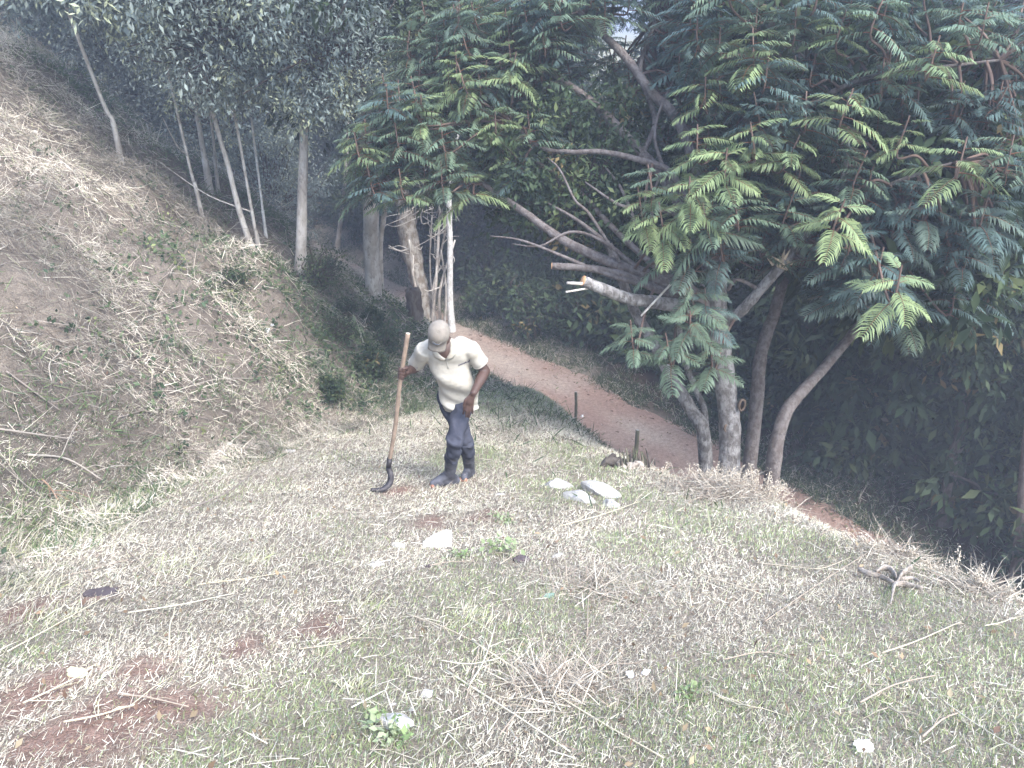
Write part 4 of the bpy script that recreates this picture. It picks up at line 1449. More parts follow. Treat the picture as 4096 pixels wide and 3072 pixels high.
# trunk core
round_cone(body, HIP, HIP + (NB - HIP) * .45, .105, .095, 14, .75, W)
round_cone(body, HIP + (NB - HIP) * .45, NB - (NB - HIP) * .25, .095, .09, 14, .7, W)
round_cone(body, RS, LS, .032, .034, 12)
for a, b, c in ((LS, LE, LW), (RS, RE, RW)):
    round_cone(body, a, b, .034, .040, 12)
    round_cone(body, b, b + (c - b) * .35, .040, .042, 12)
    round_cone(body, b + (c - b) * .35, c, .041, .027, 12)
for a, b, c in ((LH, LK, LA), (RH, RK, RA)):
    round_cone(body, a, b, .064, .043, 12)
    round_cone(body, b, b + (c - b) * .35, .043, .044, 12)
    round_cone(body, b + (c - b) * .35, c, .043, .030, 12)

# pole axis (needed for the grip)
pole_lo = P(389.2, 462, 6.25)
gr0, _ = hit(386, 487)
pole_lo = P(389.2, 462, 6.20)
pole_hi = P(408, 333.5, 5.77)
A = unit(pole_hi - pole_lo)


def pole_at(v):
    """point on the pole at photograph height v"""
    lo, hi = 0.0, 1.0
    for _ in range(40):
        mdl = (lo + hi) / 2
        p = pole_lo + (pole_hi - pole_lo) * mdl
        dep = p[1] * CP - p[2] * SP
        vv = 384 - FPX * (p[1] * SP + p[2] * CP) / dep
        if vv > v:
            lo = mdl
        else:
            hi = mdl
    return pole_lo + (pole_hi - pole_lo) * lo


G = pole_at(373.5)
POLE_R = .0165
wd_ = RW - G
e1 = unit(wd_ - (wd_ @ A) * A)
e2 = np.cross(A, e1)
if e2[1] > 0:
    e2 = -e2                                   # e2 points to the camera side
# right hand: palm against the pole, fingers round the far side and forward, thumb across the front
palm_c = G + e1 * .040
round_cone(body, RW, palm_c + A * .004, .028, .030, 12, 1.25, A)
round_cone(body, palm_c - A * .028, palm_c + A * .028, .020, .022, 12, 1.3, e2)


def around(ang, rad, h):
    return G + e1 * math.cos(ang) * rad + e2 * math.sin(ang) * rad + A * h


for k, h in enumerate((.036, .013, -.010, -.031)):
    rf = (.0095, .0100, .0095, .0082)[k]
    rad = POLE_R + rf * .9
    seq = [around(R(-35), rad + .014, h), around(R(-95), rad + .003, h - .002), around(R(-160), rad, h - .004), around(R(-235 - 8 * (k % 2)), rad, h - .006)]
    for a, b in zip(seq[:-1], seq[1:]):
        round_cone(body, a, b, rf, rf * .93, 9)
th = [palm_c + A * .022 + e2 * .012, around(R(55), POLE_R + .016, .044), around(R(110), POLE_R + .010, .052), around(R(160), POLE_R + .008, .050)]
for k, (a, b) in enumerate(zip(th[:-1], th[1:])):
    round_cone(body, a, b, .0125 - .0012 * k, .0115 - .0015 * k, 9)
# left hand, resting open on the thigh
KN = P(468.8, 403, 5.97)
back = unit(np.cross(unit(KN - LW), W))
if back[1] > 0:
    back = -back
round_cone(body, LW, KN + (KN - LW) * -.15, .026, .030, 12, .62, W)
tips = [(463.2, 413.8), (465.9, 417.2), (468.9, 417.4), (472.3, 413.6)]
kns = [(464.6, 403.2), (467.2, 404.6), (469.9, 404.8), (472.6, 403.4)]
for k in range(4):
    kn = P(*kns[k], 5.975)
    tp = P(*tips[k], 6.03)
    md = kn + (tp - kn) * .5 + back * .012
    round_cone(body, LW + (kn - LW) * .55, kn, .013, .0115, 9)
    round_cone(body, kn, md, .0110, .0100, 9)
    round_cone(body, md, tp, .0098, .0082, 9)
tb0, tb1, tb2 = LW + (KN - LW) * .25 - W * .014, P(465.0, 400.5, 5.955), P(463.4, 406.0, 5.975)
round_cone(body, tb0, tb1, .0135, .0115, 9)
round_cone(body, tb1, tb2, .0112, .0090, 9)
me = fuse(body, .0060, 3)
me.transform(Matrix.Translation(-Vector(POSITION.tolist())))
body_o = link('body', me, M_SKIN, worker)
# eyes under the brim
for sg in (-1, 1):
    mb = MB()
    ec = HC + hf * .069 + hs * sg * .029 - hu * .004
    round_cone(mb, ec - hs * .004, ec + hs * .004, .0105, .0105, 12)
    mb.build('eye', mat_plain('eye', (.5, .46, .42), .3, .5), body_o, org=POSITION)

# --- polo shirt
SEC = [(341.5, 447.5, 9.0, 5.985, .070), (344.5, 447, 17, 5.975, .095), (349, 447, 22.0, 5.985, .112), (358, 449, 21.0, 6.03, .102), (370, 452, 19.2, 6.09, .097), (385, 456.5, 18.0, 6.18, .098),
       (397, 459.5, 18.2, 6.26, .108), (404, 460.5, 18.0, 6.31, .114), (407.5, 460.8, 17.2, 6.33, .114)]
sv_ = np.array(SEC)
fine = np.linspace(0, 1, 34)
par = np.linspace(0, 1, len(SEC))
rows, axs = [], []
sec_f = np.stack([np.interp(fine, par, sv_[:, k]) for k in range(5)], -1)
cen = np.array([P(u, v, t) for v, u, h, t, d in sec_f])
ax_dir = unit(np.gradient(cen, axis=0))
ddir = unit(np.cross(W[None, :], ax_dir))
ddir = np.where((ddir[:, 1] > 0)[:, None], -ddir, ddir)           # front, towards the camera
_hz = unit(np.array([.08, -1.0, .0]))
_bl = smooth(.35, 1.0, fine)[:, None]
ddir = unit(ddir * (1 - _bl) + _hz * _bl)
Wd = unit(np.cross(ddir, ax_dir))
Wd = np.where((Wd @ W < 0)[:, None], -Wd, Wd)
sides = 64
ang = np.linspace(0, 2 * np.pi, sides, endpoint=False)
V = []
for k in range(len(cen)):
    hw = sec_f[k, 2] * sec_f[k, 3] / FPX
    hd = sec_f[k, 4]
    pw = 2.35
    ca = np.sign(np.cos(ang)) * np.abs(np.cos(ang)) ** (2 / pw)
    sa = np.sign(np.sin(ang)) * np.abs(np.sin(ang)) ** (2 / pw)
    s = fine[k]
    # drape: folds that run from his right shoulder down to his left hip, deeper towards the hem
    ph = 4.2 * s * 2.2 + ang * 1.0
    fold = (.015 * np.sin(ph * 2.0 + .8) * smooth(.2, .55, s) + .009 * np.sin(ph * 4.3 + 2.0 + 3 * s) * smooth(.25, .8, s) + .008 * np.sin(ang * 5 + 1.0) * smooth(.85, 1.0, s))
    fold = fold + .010 * np.exp(-((ang - 1.9) / .5) ** 2 - ((s - .93) / .06) ** 2)
    rowv = cen[k] + (ca * (hw + fold * .7))[:, None] * Wd[k] + (sa * (hd + fold))[:, None] * ddir[k]
    V.append(rowv)
shirt = MB()
Vc = np.concatenate(V + [cen[:1], cen[-1:] - ax_dir[-1:] * .02])
n = len(cen)
i, j = np.meshgrid(np.arange(n - 1), np.arange(sides), indexing='ij')
a = i * sides + j
b = i * sides + (j + 1) % sides
Q = np.stack([a, b, b + sides, a + sides], -1).reshape(-1, 4)
kk = np.arange(sides)
T = np.concatenate([np.stack([np.full(sides, n * sides), (kk + 1) % sides, kk], -1), np.stack([np.full(sides, n * sides + 1), (n - 1) * sides + kk, (n - 1) * sides + (kk + 1) % sides], -1)])
shirt.add(Vc, Q, T)
SLV = []
for S, E, endp, r0, r1 in ((LS, LE, P(480.6, 363, 6.07), .075, .066), (RS, RE, P(416.6, 363.5, 6.10), .075, .064)):
    inner = S + (NB - S) * .35
    round_cone(shirt, inner, S + (endp - S) * .25, r0 * .9, r0, 16)
    d = unit(endp - S)
    n1 = unit(np.cross(d, [0, 0, 1]))
    n2 = np.cross(d, n1)
    rws = []
    for s in np.linspace(0, 1, 8):
        rws.append((S + (endp - S) * s, r0 + (r1 - r0) * s + .004 * math.sin(9 * s), (r0 + (r1 - r0) * s) * .94))
    loft(shirt, rws, n1, n2, 20)
    SLV.append((endp, d, n1, n2, r1))
me = fuse(shirt, .0075, 3)
me.transform(Matrix.Translation(-Vector(POSITION.tolist())))
shirt_o = link('polo_shirt', me, M_SHIRT, worker)
# sleeve cuffs (a thin rolled edge) and the pairs of dark stripes on them
for endp, d, n1, n2, r1 in SLV:
    ang = np.linspace(0, 2 * np.pi, 25)
    for off, rr, mat_, nm in ((-.001, .0042, M_SHIRT, 'cuff'),):
        ring = endp + d * off + np.cos(ang)[:, None] * n1 * (r1 * .985) + np.sin(ang)[:, None] * n2 * (r1 * .94)
        mb = MB()
        mb.tube(ring, [rr], 6, cap=False)
        mb.build(nm, mat_, shirt_o, org=POSITION)
    camdir = unit(-endp)
    best = max(np.linspace(0, 6.28, 60), key=lambda q: (math.cos(q) * n1 + math.sin(q) * n2) @ camdir)
    for off in (-.028, -.040):
        aa = best + np.linspace(-.42, .22, 8)
        ring = endp + d * off + np.cos(aa)[:, None] * n1 * (r1 * 1.015) + np.sin(aa)[:, None] * n2 * (r1 * .965)
        mb = MB()
        mb.tube(ring, [.0018], 5)
        mb.build('sleeve_stripe', M_THREAD, shirt_o, org=POSITION)
# hem
ang = np.linspace(0, 2 * np.pi, 49)
# collar: two leaves and an open placket
up_t = -ax_dir[0]
front = ddir[2]
cn = P(449.0, 343.0, 5.97)


def cq(u, v, t):
    return P(u, v, t)


def sheet(nm, grid, mat_, par_, thick=.004):
    g = np.array(grid)
    r_, c_ = g.shape[:2]
    v = g.reshape(-1, 3)
    i, j = np.meshgrid(np.arange(r_ - 1), np.arange(c_ - 1), indexing='ij')
    a = i * c_ + j
    q = np.stack([a, a + 1, a + c_ + 1, a + c_], -1).reshape(-1, 4)
    mb = MB()
    mb.add(v, q)
    o = mb.build(nm, mat_, par_, org=POSITION)
    s = o.modifiers.new('t', 'SOLIDIFY')
    s.thickness = thick
    s.offset = 0
    return o


# what the scene tree sees of a surface: used to lay stitching on the cloth
from mathutils.bvhtree import BVHTree
_sv = mesh_np(me) + POSITION
_bv = BVHTree.FromPolygons([Vector(q) for q in _sv.tolist()], [list(p.vertices) for p in me.polygons])


def on_cloth(u, v, lift=.002):
    r = ray(u, v)
    loc, nrm, idx, dist = _bv.ray_cast(Vector((0, 0, 0)), Vector(r.tolist()).normalized())
    if loc is None:
        return P(u, v, 5.86)
    return np.array(loc) - unit(r) * lift



def leaf_of_collar(inner, outer):
    g = [[on_cloth(*(np.array(a_) * (1 - k_) + np.array(b_) * k_), lift=.010 if 0 < k_ < 1 else .006) for a_, b_ in zip(inner, outer)] for k_ in (0, .33, .66, 1)]
    sheet('collar', g, M_SHIRT, shirt_o, .005)


leaf_of_collar([(450.6, 341.5), (450.4, 346), (449.9, 352.3), (447.3, 356.7), (444.6, 361.0)], [(455.5, 341.5), (457, 347), (457, 352.5), (453.7, 357.4), (450.2, 359.8)])
leaf_of_collar([(433.6, 348), (437, 351.8), (441, 355.8), (443.5, 357.6), (445.6, 358.8)], [(432, 352), (434.5, 357.3), (438.5, 359.5), (441, 360.6), (443.6, 361.0)])
tv = [(435, 348.5), (437.5, 352), (441, 355.6), (446, 358.6), (449.6, 352.5), (450.3, 346), (450.4, 341.5), (445, 342), (440, 345)]
tv = [on_cloth(*q, lift=.007) for q in tv]
cv = on_cloth(445, 350.5, .030)
mb = MB()
mb.add(np.array(tv + [cv]), None, [[k, (k + 1) % len(tv), len(tv)] for k in range(len(tv))])
mb.build('throat', M_SKIN, body_o, org=POSITION)
mb = MB()
mb.tube([on_cloth(446.5, 360, .001), on_cloth(447.6, 365, .001), on_cloth(448.4, 369, .001)], [.0035], 6, flat=.6)
mb.build('placket', M_SHIRT, shirt_o, org=POSITION)

mb = MB()
# small slanted handwriting-like embroidery on the chest
x0, y0, x1, y1 = 458.6, 365.6, 469.0, 361.6
rg = np.random.default_rng(12)
for k in range(9):
    s = k / 8
    u, v = x0 + (x1 - x0) * s, y0 + (y1 - y0) * s
    hgt = (1.7, 1.3, 1.5, 1.2, 1.5, 2.2, 1.3, 1.3, 2.5)[k]
    pts_ = [on_cloth(u - .45, v + .35 * hgt), on_cloth(u + .1, v - .2), on_cloth(u + .55, v - .75 * hgt), on_cloth(u + .65, v - .1)]
    mb.tube(spline(pts_, 3), [.0016], 4)
mb.build('chest_lettering', M_THREAD, shirt_o, org=POSITION)

# --- trousers
tr = MB()
round_cone(tr, LH + unit(HIP - LK) * .05, RH + unit(HIP - LK) * .05, .102, .102, 14)
for (h_, k_, a_, f1) in ((LH, LK, LA, .52), (RH, RK, RA, .40)):
    n1 = unit(W - (W @ unit(k_ - h_)) * unit(k_ - h_))
    rws = []
    for s in np.linspace(-.02, 1, 9):
        rws.append((h_ + (k_ - h_) * s, .086 - .024 * s + .004 * math.sin(14 * s), .090 - .024 * s + .003 * math.sin(11 * s + 1)))
    d1 = unit(k_ - h_)
    loft(tr, rws, n1, np.cross(d1, n1), 20)
    d2 = unit(a_ - k_)
    n1 = unit(W - (W @ d2) * d2)
    rws = []
    for s in np.linspace(-.06, f1, 8):
        rws.append((k_ + (a_ - k_) * s, .061 + .004 * math.sin(30 * s) - .004 * s, .062 + .005 * math.sin(26 * s + 1)))
    round_cone(tr, k_ + unit(h_ - k_) * .02, k_ + d2 * .03, .060, .060, 14)
    loft(tr, rws, n1, np.cross(d2, n1), 20)
me = fuse(tr, .008, 3)
tv_ = mesh_np(me)
nz = (vnoise(tv_[:, 0] * 3 + tv_[:, 2], tv_[:, 2] * 2.2 + tv_[:, 0], .11, 5) - .5)
nrm_ = np.empty(len(me.vertices) * 3, np.float32)
me.vertices.foreach_get('normal', nrm_)
set_np(me, tv_ + nrm_.reshape(-1, 3) * nz[:, None] * .020)
me.transform(Matrix.Translation(-Vector(POSITION.tolist())))
link('trousers', me, M_TROUSER, worker)

# --- boots
for (k_, a_, toe_px, toe_t) in ((LK, LA, (441.5, 486.5), None), (RK, RA, (463.5, 482.5), None)):
    tg, tt_ = hit(*toe_px)
    fd = np.array([tg[0] - a_[0], tg[1] - a_[1], 0])
    L_ = min(max(np.linalg.norm(fd), .14), .165)
    fd = unit(fd)
    toe = np.array([a_[0] + fd[0] * L_, a_[1] + fd[1] * L_, 0])
    toe[2] = hz(toe[0], toe[1]) + .040
    heel = a_ - fd * .055
    heel[2] = hz(heel[0], heel[1]) + .042
    bt = MB()
    d2 = unit(a_ - k_)
    round_cone(bt, k_ + (a_ - k_) * .36, a_ + d2 * .01, .055, .045, 16)
    round_cone(bt, a_, heel, .042, .034, 14)
    round_cone(bt, heel, toe, .033, .030, 14, .95)
    round_cone(bt, a_ + fd * .03, toe, .041, .029, 14)
    me = fuse(bt, .008, 4)
    v_ = mesh_np(me)
    g_ = height(v_[:, 0], v_[:, 1])
    v_[:, 2] = np.maximum(v_[:, 2], g_ + .004)
    set_np(me, v_)
    me.transform(Matrix.Translation(-Vector(POSITION.tolist())))
    bo = link('boot', me, M_BOOT, worker)
    cap_ = MB()
    tp = toe + fd * .012 + np.array([0, 0, -.012])
    sd_ = np.array([-fd[1], fd[0], 0])
    round_cone(cap_, tp - sd_ * .016, tp + sd_ * .014, .021, .021, 12, .7)
    cap_.build('toe_cap', M_TOE, bo, org=POSITION)

# --- cap: six panel crown, peak, emblem
cu = unit(hu * .95 + hf * .25)
cf = unit(hf - (hf @ cu) * cu)
CC = HC + hu * .026
mb = MB()
rows_ = []
seg = 36
V, Q = [], []
lat = np.linspace(0, 1, 12)
for q in lat:
    th_ = q * math.pi / 2
    for k in range(seg):
        a = 2 * math.pi * k / seg
        seam = 1 - .020 * abs(math.cos(3 * a)) ** 10
        rx_, ry_, rz_ = .0775, .090, .086
        V.append(CC + hs * math.cos(a) * rx_ * math.cos(th_) ** .82 * seam + cf * math.sin(a) * ry_ * math.cos(th_) ** .82 * seam + cu * (rz_ * math.sin(th_) - .004))
for r_ in range(len(lat) - 1):
    for k in range(seg):
        Q.append([r_ * seg + k, r_ * seg + (k + 1) % seg, (r_ + 1) * seg + (k + 1) % seg, (r_ + 1) * seg + k])
mb.add(np.array(V), Q)
cap_o = mb.build('cap', M_CAP, worker, org=POSITION)
sm_ = cap_o.modifiers.new('t', 'SOLIDIFY')
sm_.thickness = .004
mb = MB()
mb.tube([CC + cu * .078, CC + cu * .087], [.010, .006], 10)
mb.build('button', M_CAP, cap_o, org=POSITION)
pk = []
for r_ in np.linspace(0, 1, 6):
    row = []
    for q in np.linspace(-1, 1, 13):
        a = math.pi / 2 + q * 1.05
        x_, y_ = math.cos(a) * .0775, math.sin(a) * .090
        yf = .142 - .020 * abs(q) ** 2.4
        row.append(CC + hs * x_ * (1 - .04 * r_) + cf * (y_ + (yf - y_) * r_) - cu * (.006 + .020 * r_ + .016 * (q * q) * r_))
    pk.append(row)
pg = np.array(pk)
mb = MB()
v = pg.reshape(-1, 3)
i, j = np.meshgrid(np.arange(5), np.arange(12), indexing='ij')
a = i * 13 + j
mb.add(v, np.stack([a, a + 1, a + 14, a + 13], -1).reshape(-1, 4))
peak = mb.build('peak', M_CAP, cap_o, org=POSITION)
sm_ = peak.modifiers.new('t', 'SOLIDIFY')
sm_.thickness = .004


def on_cap(x_, h_):
    """point on the front panel: x_ sideways (metres), h_ above the rim"""
    th_ = math.asin(min(.99, h_ / .086))
    kx = .0775 * math.cos(th_) ** .82
    a = math.acos(max(-1, min(1, x_ / kx)))
    return CC + hs * x_ + cf * math.sin(a) * .090 * math.cos(th_) ** .82 * 1.02 + cu * (h_ - .004)


mb = MB()
for seq in ([(-.030, .044), (-.024, .052), (-.015, .050), (-.006, .046), (.004, .056), (.010, .064)], [(.006, .046), (.014, .044), (.022, .048), (.029, .054)]):
    mb.tube(spline([on_cap(*q) for q in seq], 4), [.0035, .0028], 6)
mb.build('emblem', M_EMB1, cap_o, org=POSITION)
mb = MB()
mb.tube(spline([on_cap(*q) for q in [(-.026, .038), (-.012, .040), (.004, .037), (.02, .040)]], 4), [.0040], 6)
mb.build('emblem', M_EMB2, cap_o, org=POSITION)

# --- the long handled hook
hook = empty('brush_hook', pole_lo, 'long wooden handled brush hook with curved dark blade in his right hand', 'tool')
mb = MB()
pp = spline([pole_lo + A * -.02, pole_lo + (pole_hi - pole_lo) * .3 + [.006, 0, 0], pole_lo + (pole_hi - pole_lo) * .65 + [-.006, 0, 0], pole_hi], 8)
mb.tube(pp, [.0155, .0165, .0168, .0172], 12, rough=.03)
mb.build('handle', M_POLE, hook, org=pole_lo)
mb = MB()
mb.tube([pole_hi - A * .001, pole_hi + A * .003], [.0168, .0160], 12)
mb.build('handle_end', mat_plain('pale end grain', (.5, .44, .36), .8, .2), hook, org=pole_lo)
sk0, sk1 = pole_lo + A * .035, P(388.2, 468.5, 6.22)
mb = MB()
mb.tube([sk0, sk0 + (sk1 - sk0) * .5, sk1], [.0205, .0200, .0205], 12)
mb.build('socket', M_IRON, hook, org=pole_lo)
OUT = [(391.3, 467.5), (393.3, 472.5), (394.0, 478), (393.2, 482.5), (391.5, 486), (388.0, 489.3), (384.5, 491.2), (380.5, 492.2), (375, 492.0), (370.5, 491.6)]
INN = [(385.3, 468.5), (386.9, 472.5), (387.9, 476), (387.4, 480), (385.8, 483.4), (383.6, 485.8), (381.2, 487.2), (378, 487.7), (374.5, 487.9), (370.8, 488.2)]
bt_, tb_ = hit(372, 491.5)
dep = np.linspace(6.20, min(6.16, tb_ - .10), len(OUT))
o3 = spline([P(u, v, t) for (u, v), t in zip(OUT, dep)], 3)
i3 = spline([P(u, v, t) for (u, v), t in zip(INN, dep)], 3)
nrmb = unit(np.cross(o3[8] - i3[8], o3[10] - o3[6]))
mb = MB()
th_ = .0024
fr, bk = [], []
V = np.concatenate([o3 + nrmb * th_, i3 + nrmb * .0012, i3 - nrmb * .0012, o3 - nrmb * th_])
n = len(o3)
Q = []
for k in range(n - 1):
    for s0, s1 in ((0, n), (n, 2 * n), (2 * n, 3 * n), (3 * n, 0)):
        Q.append([s0 + k, s0 + k + 1, s1 + k + 1, s1 + k])
Q += [[0, n, 2 * n, 3 * n], [n - 1, 4 * n - 1, 3 * n - 1, 2 * n - 1]]
mb.add(V, Q)
mb.build('blade', M_IRON, hook, sm=False, org=pole_lo)
# ------------------------------------------------------------------ stones, rubbish and dead wood
M_STONE = mat_bark('soil stained rubble', (.45, .435, .41), (.54, .53, .51), (.58, .48, .41), 8, (1, 1, 1), .7)
M_STONE_W = mat_bark('soil stained white rubble', (.44, .425, .40), (.58, .57, .55), (.50, .42, .36), 9, (1, 1, 1), .7)
M_STONE_G = mat_plain('grey stone', (.42, .40, .39), .9, .15, 25, .2, .5, 60)
M_DARKLUMP = mat_plain('dark clod', (.10, .08, .085), .9, .15, 30, .3, .5, 60)
M_PLASTIC = mat_plain('white plastic film', (.66, .67, .68), .45, .4, 60, .15)
M_WOODGREY = mat_bark('weathered grey wood', (.30, .26, .22), (.44, .39, .34), (.55, .5, .46), 12, (1, 1, 1), .6)
M_WOODDARK = mat_bark('rotten dark wood', (.09, .075, .065), (.15, .13, .11), (.5, .5, .5), 14, (1, 1, 1), .7)
M_STALK = mat_attr('dry stalks', .8, .2)
M_MOSSY = mat_bark('mossy stake', (.13, .13, .085), (.19, .18, .13), (.5, .5, .45), 20, (1, 1, .5), .5)


def hit_lawn(u, v):
    """like hit, kept on the near side of the lawn's rim"""
    for k in range(40):
        p, t = hit(u, v + 1.5 * k)
        if p[0] - np.interp(p[1], CREST[:, 0], CREST[:, 1]) < .30:
            break
    return p, t


def rock_mesh(seed, a, b, c, cut=.55):
    """a broken stone: a faceted lump, flattened below"""
    rg = np.random.default_rng(seed)
    import bmesh
    bm = bmesh.new()
    bmesh.ops.create_icosphere(bm, subdivisions=3, radius=1)
    pl = [(unit(rg.normal(size=3) * [1, 1, .8]), rg.uniform(cut, .95)) for _ in range(11)]
    for v in bm.verts:
        p = np.array(v.co)
        for n_, d_ in pl:
            k = p @ n_ - d_
            if k > 0:
                p = p - n_ * k
        p = p * (1 + .05 * (rg.random() - .5))
        v.co = (p * [a, b, c]).tolist()
    me = bpy.data.meshes.new('stone')
    bm.to_mesh(me)
    bm.free()
    return me


def rock(u, v, wpx, label, mat_, seed, asp=(1, .7, .45), rot=0, cat='stone', name='stone', sink=.12, tilt=(0, 0)):
    p, t = hit_lawn(u, v) if u > 480 else hit(u, v)
    r = wpx * t / FPX / 2
    o = link(name, rock_mesh(seed, r * asp[0], r * asp[1], r * asp[2]), mat_, label=label, cat=cat)
    o.location = (float(p[0]), float(p[1]), float(p[2] + r * asp[2] * sink))
    o.rotation_euler = (R(-15) + tilt[0], tilt[1], rot)
    return o


# the broken slab
def slab(poly, thick, label, mat_, lift=.05, cat='stone', lean=.0):
    cu_, cv_ = np.mean(poly, axis=0)
    p0, t0 = hit(cu_, cv_)
    top = []
    for (u, v) in poly:
        # plane through a point above the ground, leaning towards the viewer
        r = ray(u, v)
        nn_ = unit(np.array([-.05, -.22 - lean, 1.0]))
        q0 = p0 + np.array([0, 0, lift])
        top.append(r * ((q0 @ nn_) / (r @ nn_)))
    top = np.array(top)
    n = len(top)
    bot = top - np.array([0, -.012, thick])
    c0 = top.mean(0)
    mb = MB()
    ins = c0 + (top - c0) * .94 + [0, 0, .004]
    V = np.concatenate([ins, top - [0, 0, .004], bot])
    k = np.arange(n)
    Q = [[n + i, n + (i + 1) % n, (i + 1) % n, i] for i in k] + [[2 * n + i, 2 * n + (i + 1) % n, n + (i + 1) % n, n + i] for i in k]
    mb.add(V, Q)
    mb.add(np.vstack([ins, ins.mean(0) + [0, 0, .003]]), None, [[i, (i + 1) % n, n] for i in k])
    return mb.build('rubble_slab', mat_, None, False, label=label, cat=cat)


slab([(422, 542), (434, 534), (447, 529), (452, 530), (452, 546), (437, 551), (424, 553)], .07, 'broken flat grey concrete slab lying below the worker', M_STONE)
rock(399, 547, 19, 'elongated pale stone just left of the broken slab', M_STONE, 2, (1, .45, .4), -.4)
rock(377, 566, 16, 'small pale stone with a dark pit, left of and below the slab', M_STONE, 3, (1, .8, .5), .3)
rock(429, 567, 15, 'dark flat clod in front of the broken slab', M_DARKLUMP, 4, (1, .5, .3), .1, 'clod', 'clod')
rock(601, 494, 56, 'white crumbling lump of rubble at the far edge of the lawn', M_STONE_W, 5, (1, .55, .40), -.75, sink=-.1)
rock(613, 506, 26, 'smaller white rubble piece touching the white lump', M_STONE_W, 15, (1, .7, .4), -.6)
rock(559, 487, 32, 'grey rounded end piece of the long rubble left of the white lump', M_STONE, 6, (1, .6, .5), -.5)
rock(577, 499, 50, 'long greyish rubble piece left of the white lump', M_STONE, 7, (1, .4, .42), -.75, sink=-.1)
rock(557, 557, 15, 'pale splinter of stone right of the dark clump', M_STONE, 8, (1, .35, .35), .6)
rock(521, 561, 19, 'dark brown clump in the middle of the lawn', M_DARKLUMP, 9, (1, .7, .5), .2, 'clod', 'clod')
rock(394, 727, 46, 'big white stone at the bottom of the lawn behind green weeds', M_STONE_W, 10, (1, .62, .40), -.1)
rock(426, 696, 18, 'grey stone standing above the big white stone', M_STONE_G, 11, (1, .7, .8), .2)
rock(393, 705, 9, 'pebble between the grey stone and the big white stone', M_STONE_G, 12)
rock(410, 516, 8, 'small white pebble on bare soil below the hook', M_STONE_W, 13)
rock(412, 711, 7, 'tiny pale pebble right above the big white stone', M_STONE, 14)
rock(172, 660, 8, 'reddish pebble on the bare soil at left', mat_plain('red pebble', (.36, .24, .20), .9, .1, 30, .2), 16)
rock(188, 662, 7, 'pale pebble on the bare soil at left', M_STONE, 17)
rock(290, 452, 14, 'grey stone in the trench at the foot of the hillside, farthest', M_STONE_G, 18, (1, .6, .4), .3)
rock(268, 455, 16, 'grey stone in the trench at the foot of the hillside, second', M_STONE_G, 19, (1, .6, .4), .5)
rock(160, 486, 22, 'long grey stone in the trench at the foot of the hillside', M_STONE_G, 20, (1, .5, .35), .2)
rock(108, 508, 20, 'grey stone in the trench behind the long grass', M_STONE_G, 21, (1, .6, .35), .2)
rock(500, 495, 10, 'flat grey stone right of the boots of the worker', M_STONE_G, 22, (1, .6, .3), .2)
rock(35, 133, 8, 'white stone high on the hillside at the left edge', M_STONE_W, 23)
rock(1000, 553, 22, 'pale wood chunk at the rim of the lawn, far right', mat_plain('pale wood chunk', (.60, .50, .40), .8, .2, 30, .15), 24, (1, .5, .4), -.3, 'wood', 'wood_chunk')


def film(u, v, wpx, hpx, label, seed, name='plastic_scrap', mat_=None, flatness=.35):
    """a crumpled scrap of film or paper"""
    p, t = hit(u, v)
    rg = np.random.default_rng(seed)
    n = 7
    gx, gy = np.meshgrid(np.linspace(-.5, .5, n), np.linspace(-.5, .5, n))
    sx, sy = wpx * t / FPX, hpx * t / FPX
    edge = 1 - .22 * rg.random((n, n)) * (np.maximum(np.abs(gx), np.abs(gy)) > .45)
    sh_ = rg.uniform(-.5, .5)
    rr__ = (np.abs(gx) * 1.6) ** 2 + (np.abs(gy) * 1.6) ** 2
    edge = edge * (1 - .28 * np.clip(rr__ - .5, 0, 1))
    X = (gx + sh_ * gy) * sx * edge + rg.normal(0, .03 * sx, (n, n))
    Y = (gy * .9 + .25 * gx * sh_) * sy * edge
    Z = np.abs(rg.normal(0, flatness * .25 * min(sx, sy), (n, n))) + .012 + gy * sy * .5
    v_ = np.stack([X, Y, Z], -1).reshape(-1, 3)
    i, j = np.meshgrid(np.arange(n - 1), np.arange(n - 1), indexing='ij')
    a = i * n + j
    mb = MB()
    mb.add(v_, np.stack([a, a + 1, a + n + 1, a + n], -1).reshape(-1, 4))
    o = mb.build(name, mat_ or M_PLASTIC, None, False, label=label, cat='litter')
    s = o.modifiers.new('t', 'SOLIDIFY')
    s.thickness = .0012
    o.location = [float(c) for c in p]
    o.rotation_euler = (0, 0, rg.uniform(-.4, .4))
    return o


film(267, 333, 5, 9, 'lower white scrap of the pair caught on the hillside', 1)
film(272, 326, 6, 7, 'upper white scrap of the pair caught on the hillside', 2)
film(863, 750, 22, 14, 'white plastic scrap in the grass at bottom right', 3)
film(630, 678, 9, 8, 'left half of the torn white scrap on the middle of the lawn', 4)
film(645, 677, 9, 7, 'right half of the torn white scrap on the middle of the lawn', 5)
film(78, 676, 26, 12, 'yellowish dry leaf lying on bare soil at lower left', 6, 'fallen_leaf', mat_plain('yellow leaf', (.56, .55, .36), .7, .2, 30, .12), .15)
film(549, 598, 12, 6, 'single blue green leaf lying in the middle of the lawn', 7, 'fallen_leaf', mat_plain('blue green leaf', (.16, .24, .20), .6, .3), .15)
film(101, 596, 34, 12, 'dark flat piece of soil matting under straws at left', 8, 'soil_mat', mat_plain('dark mat', (.07, .06, .065), .9, .1, 30, .2), .15)

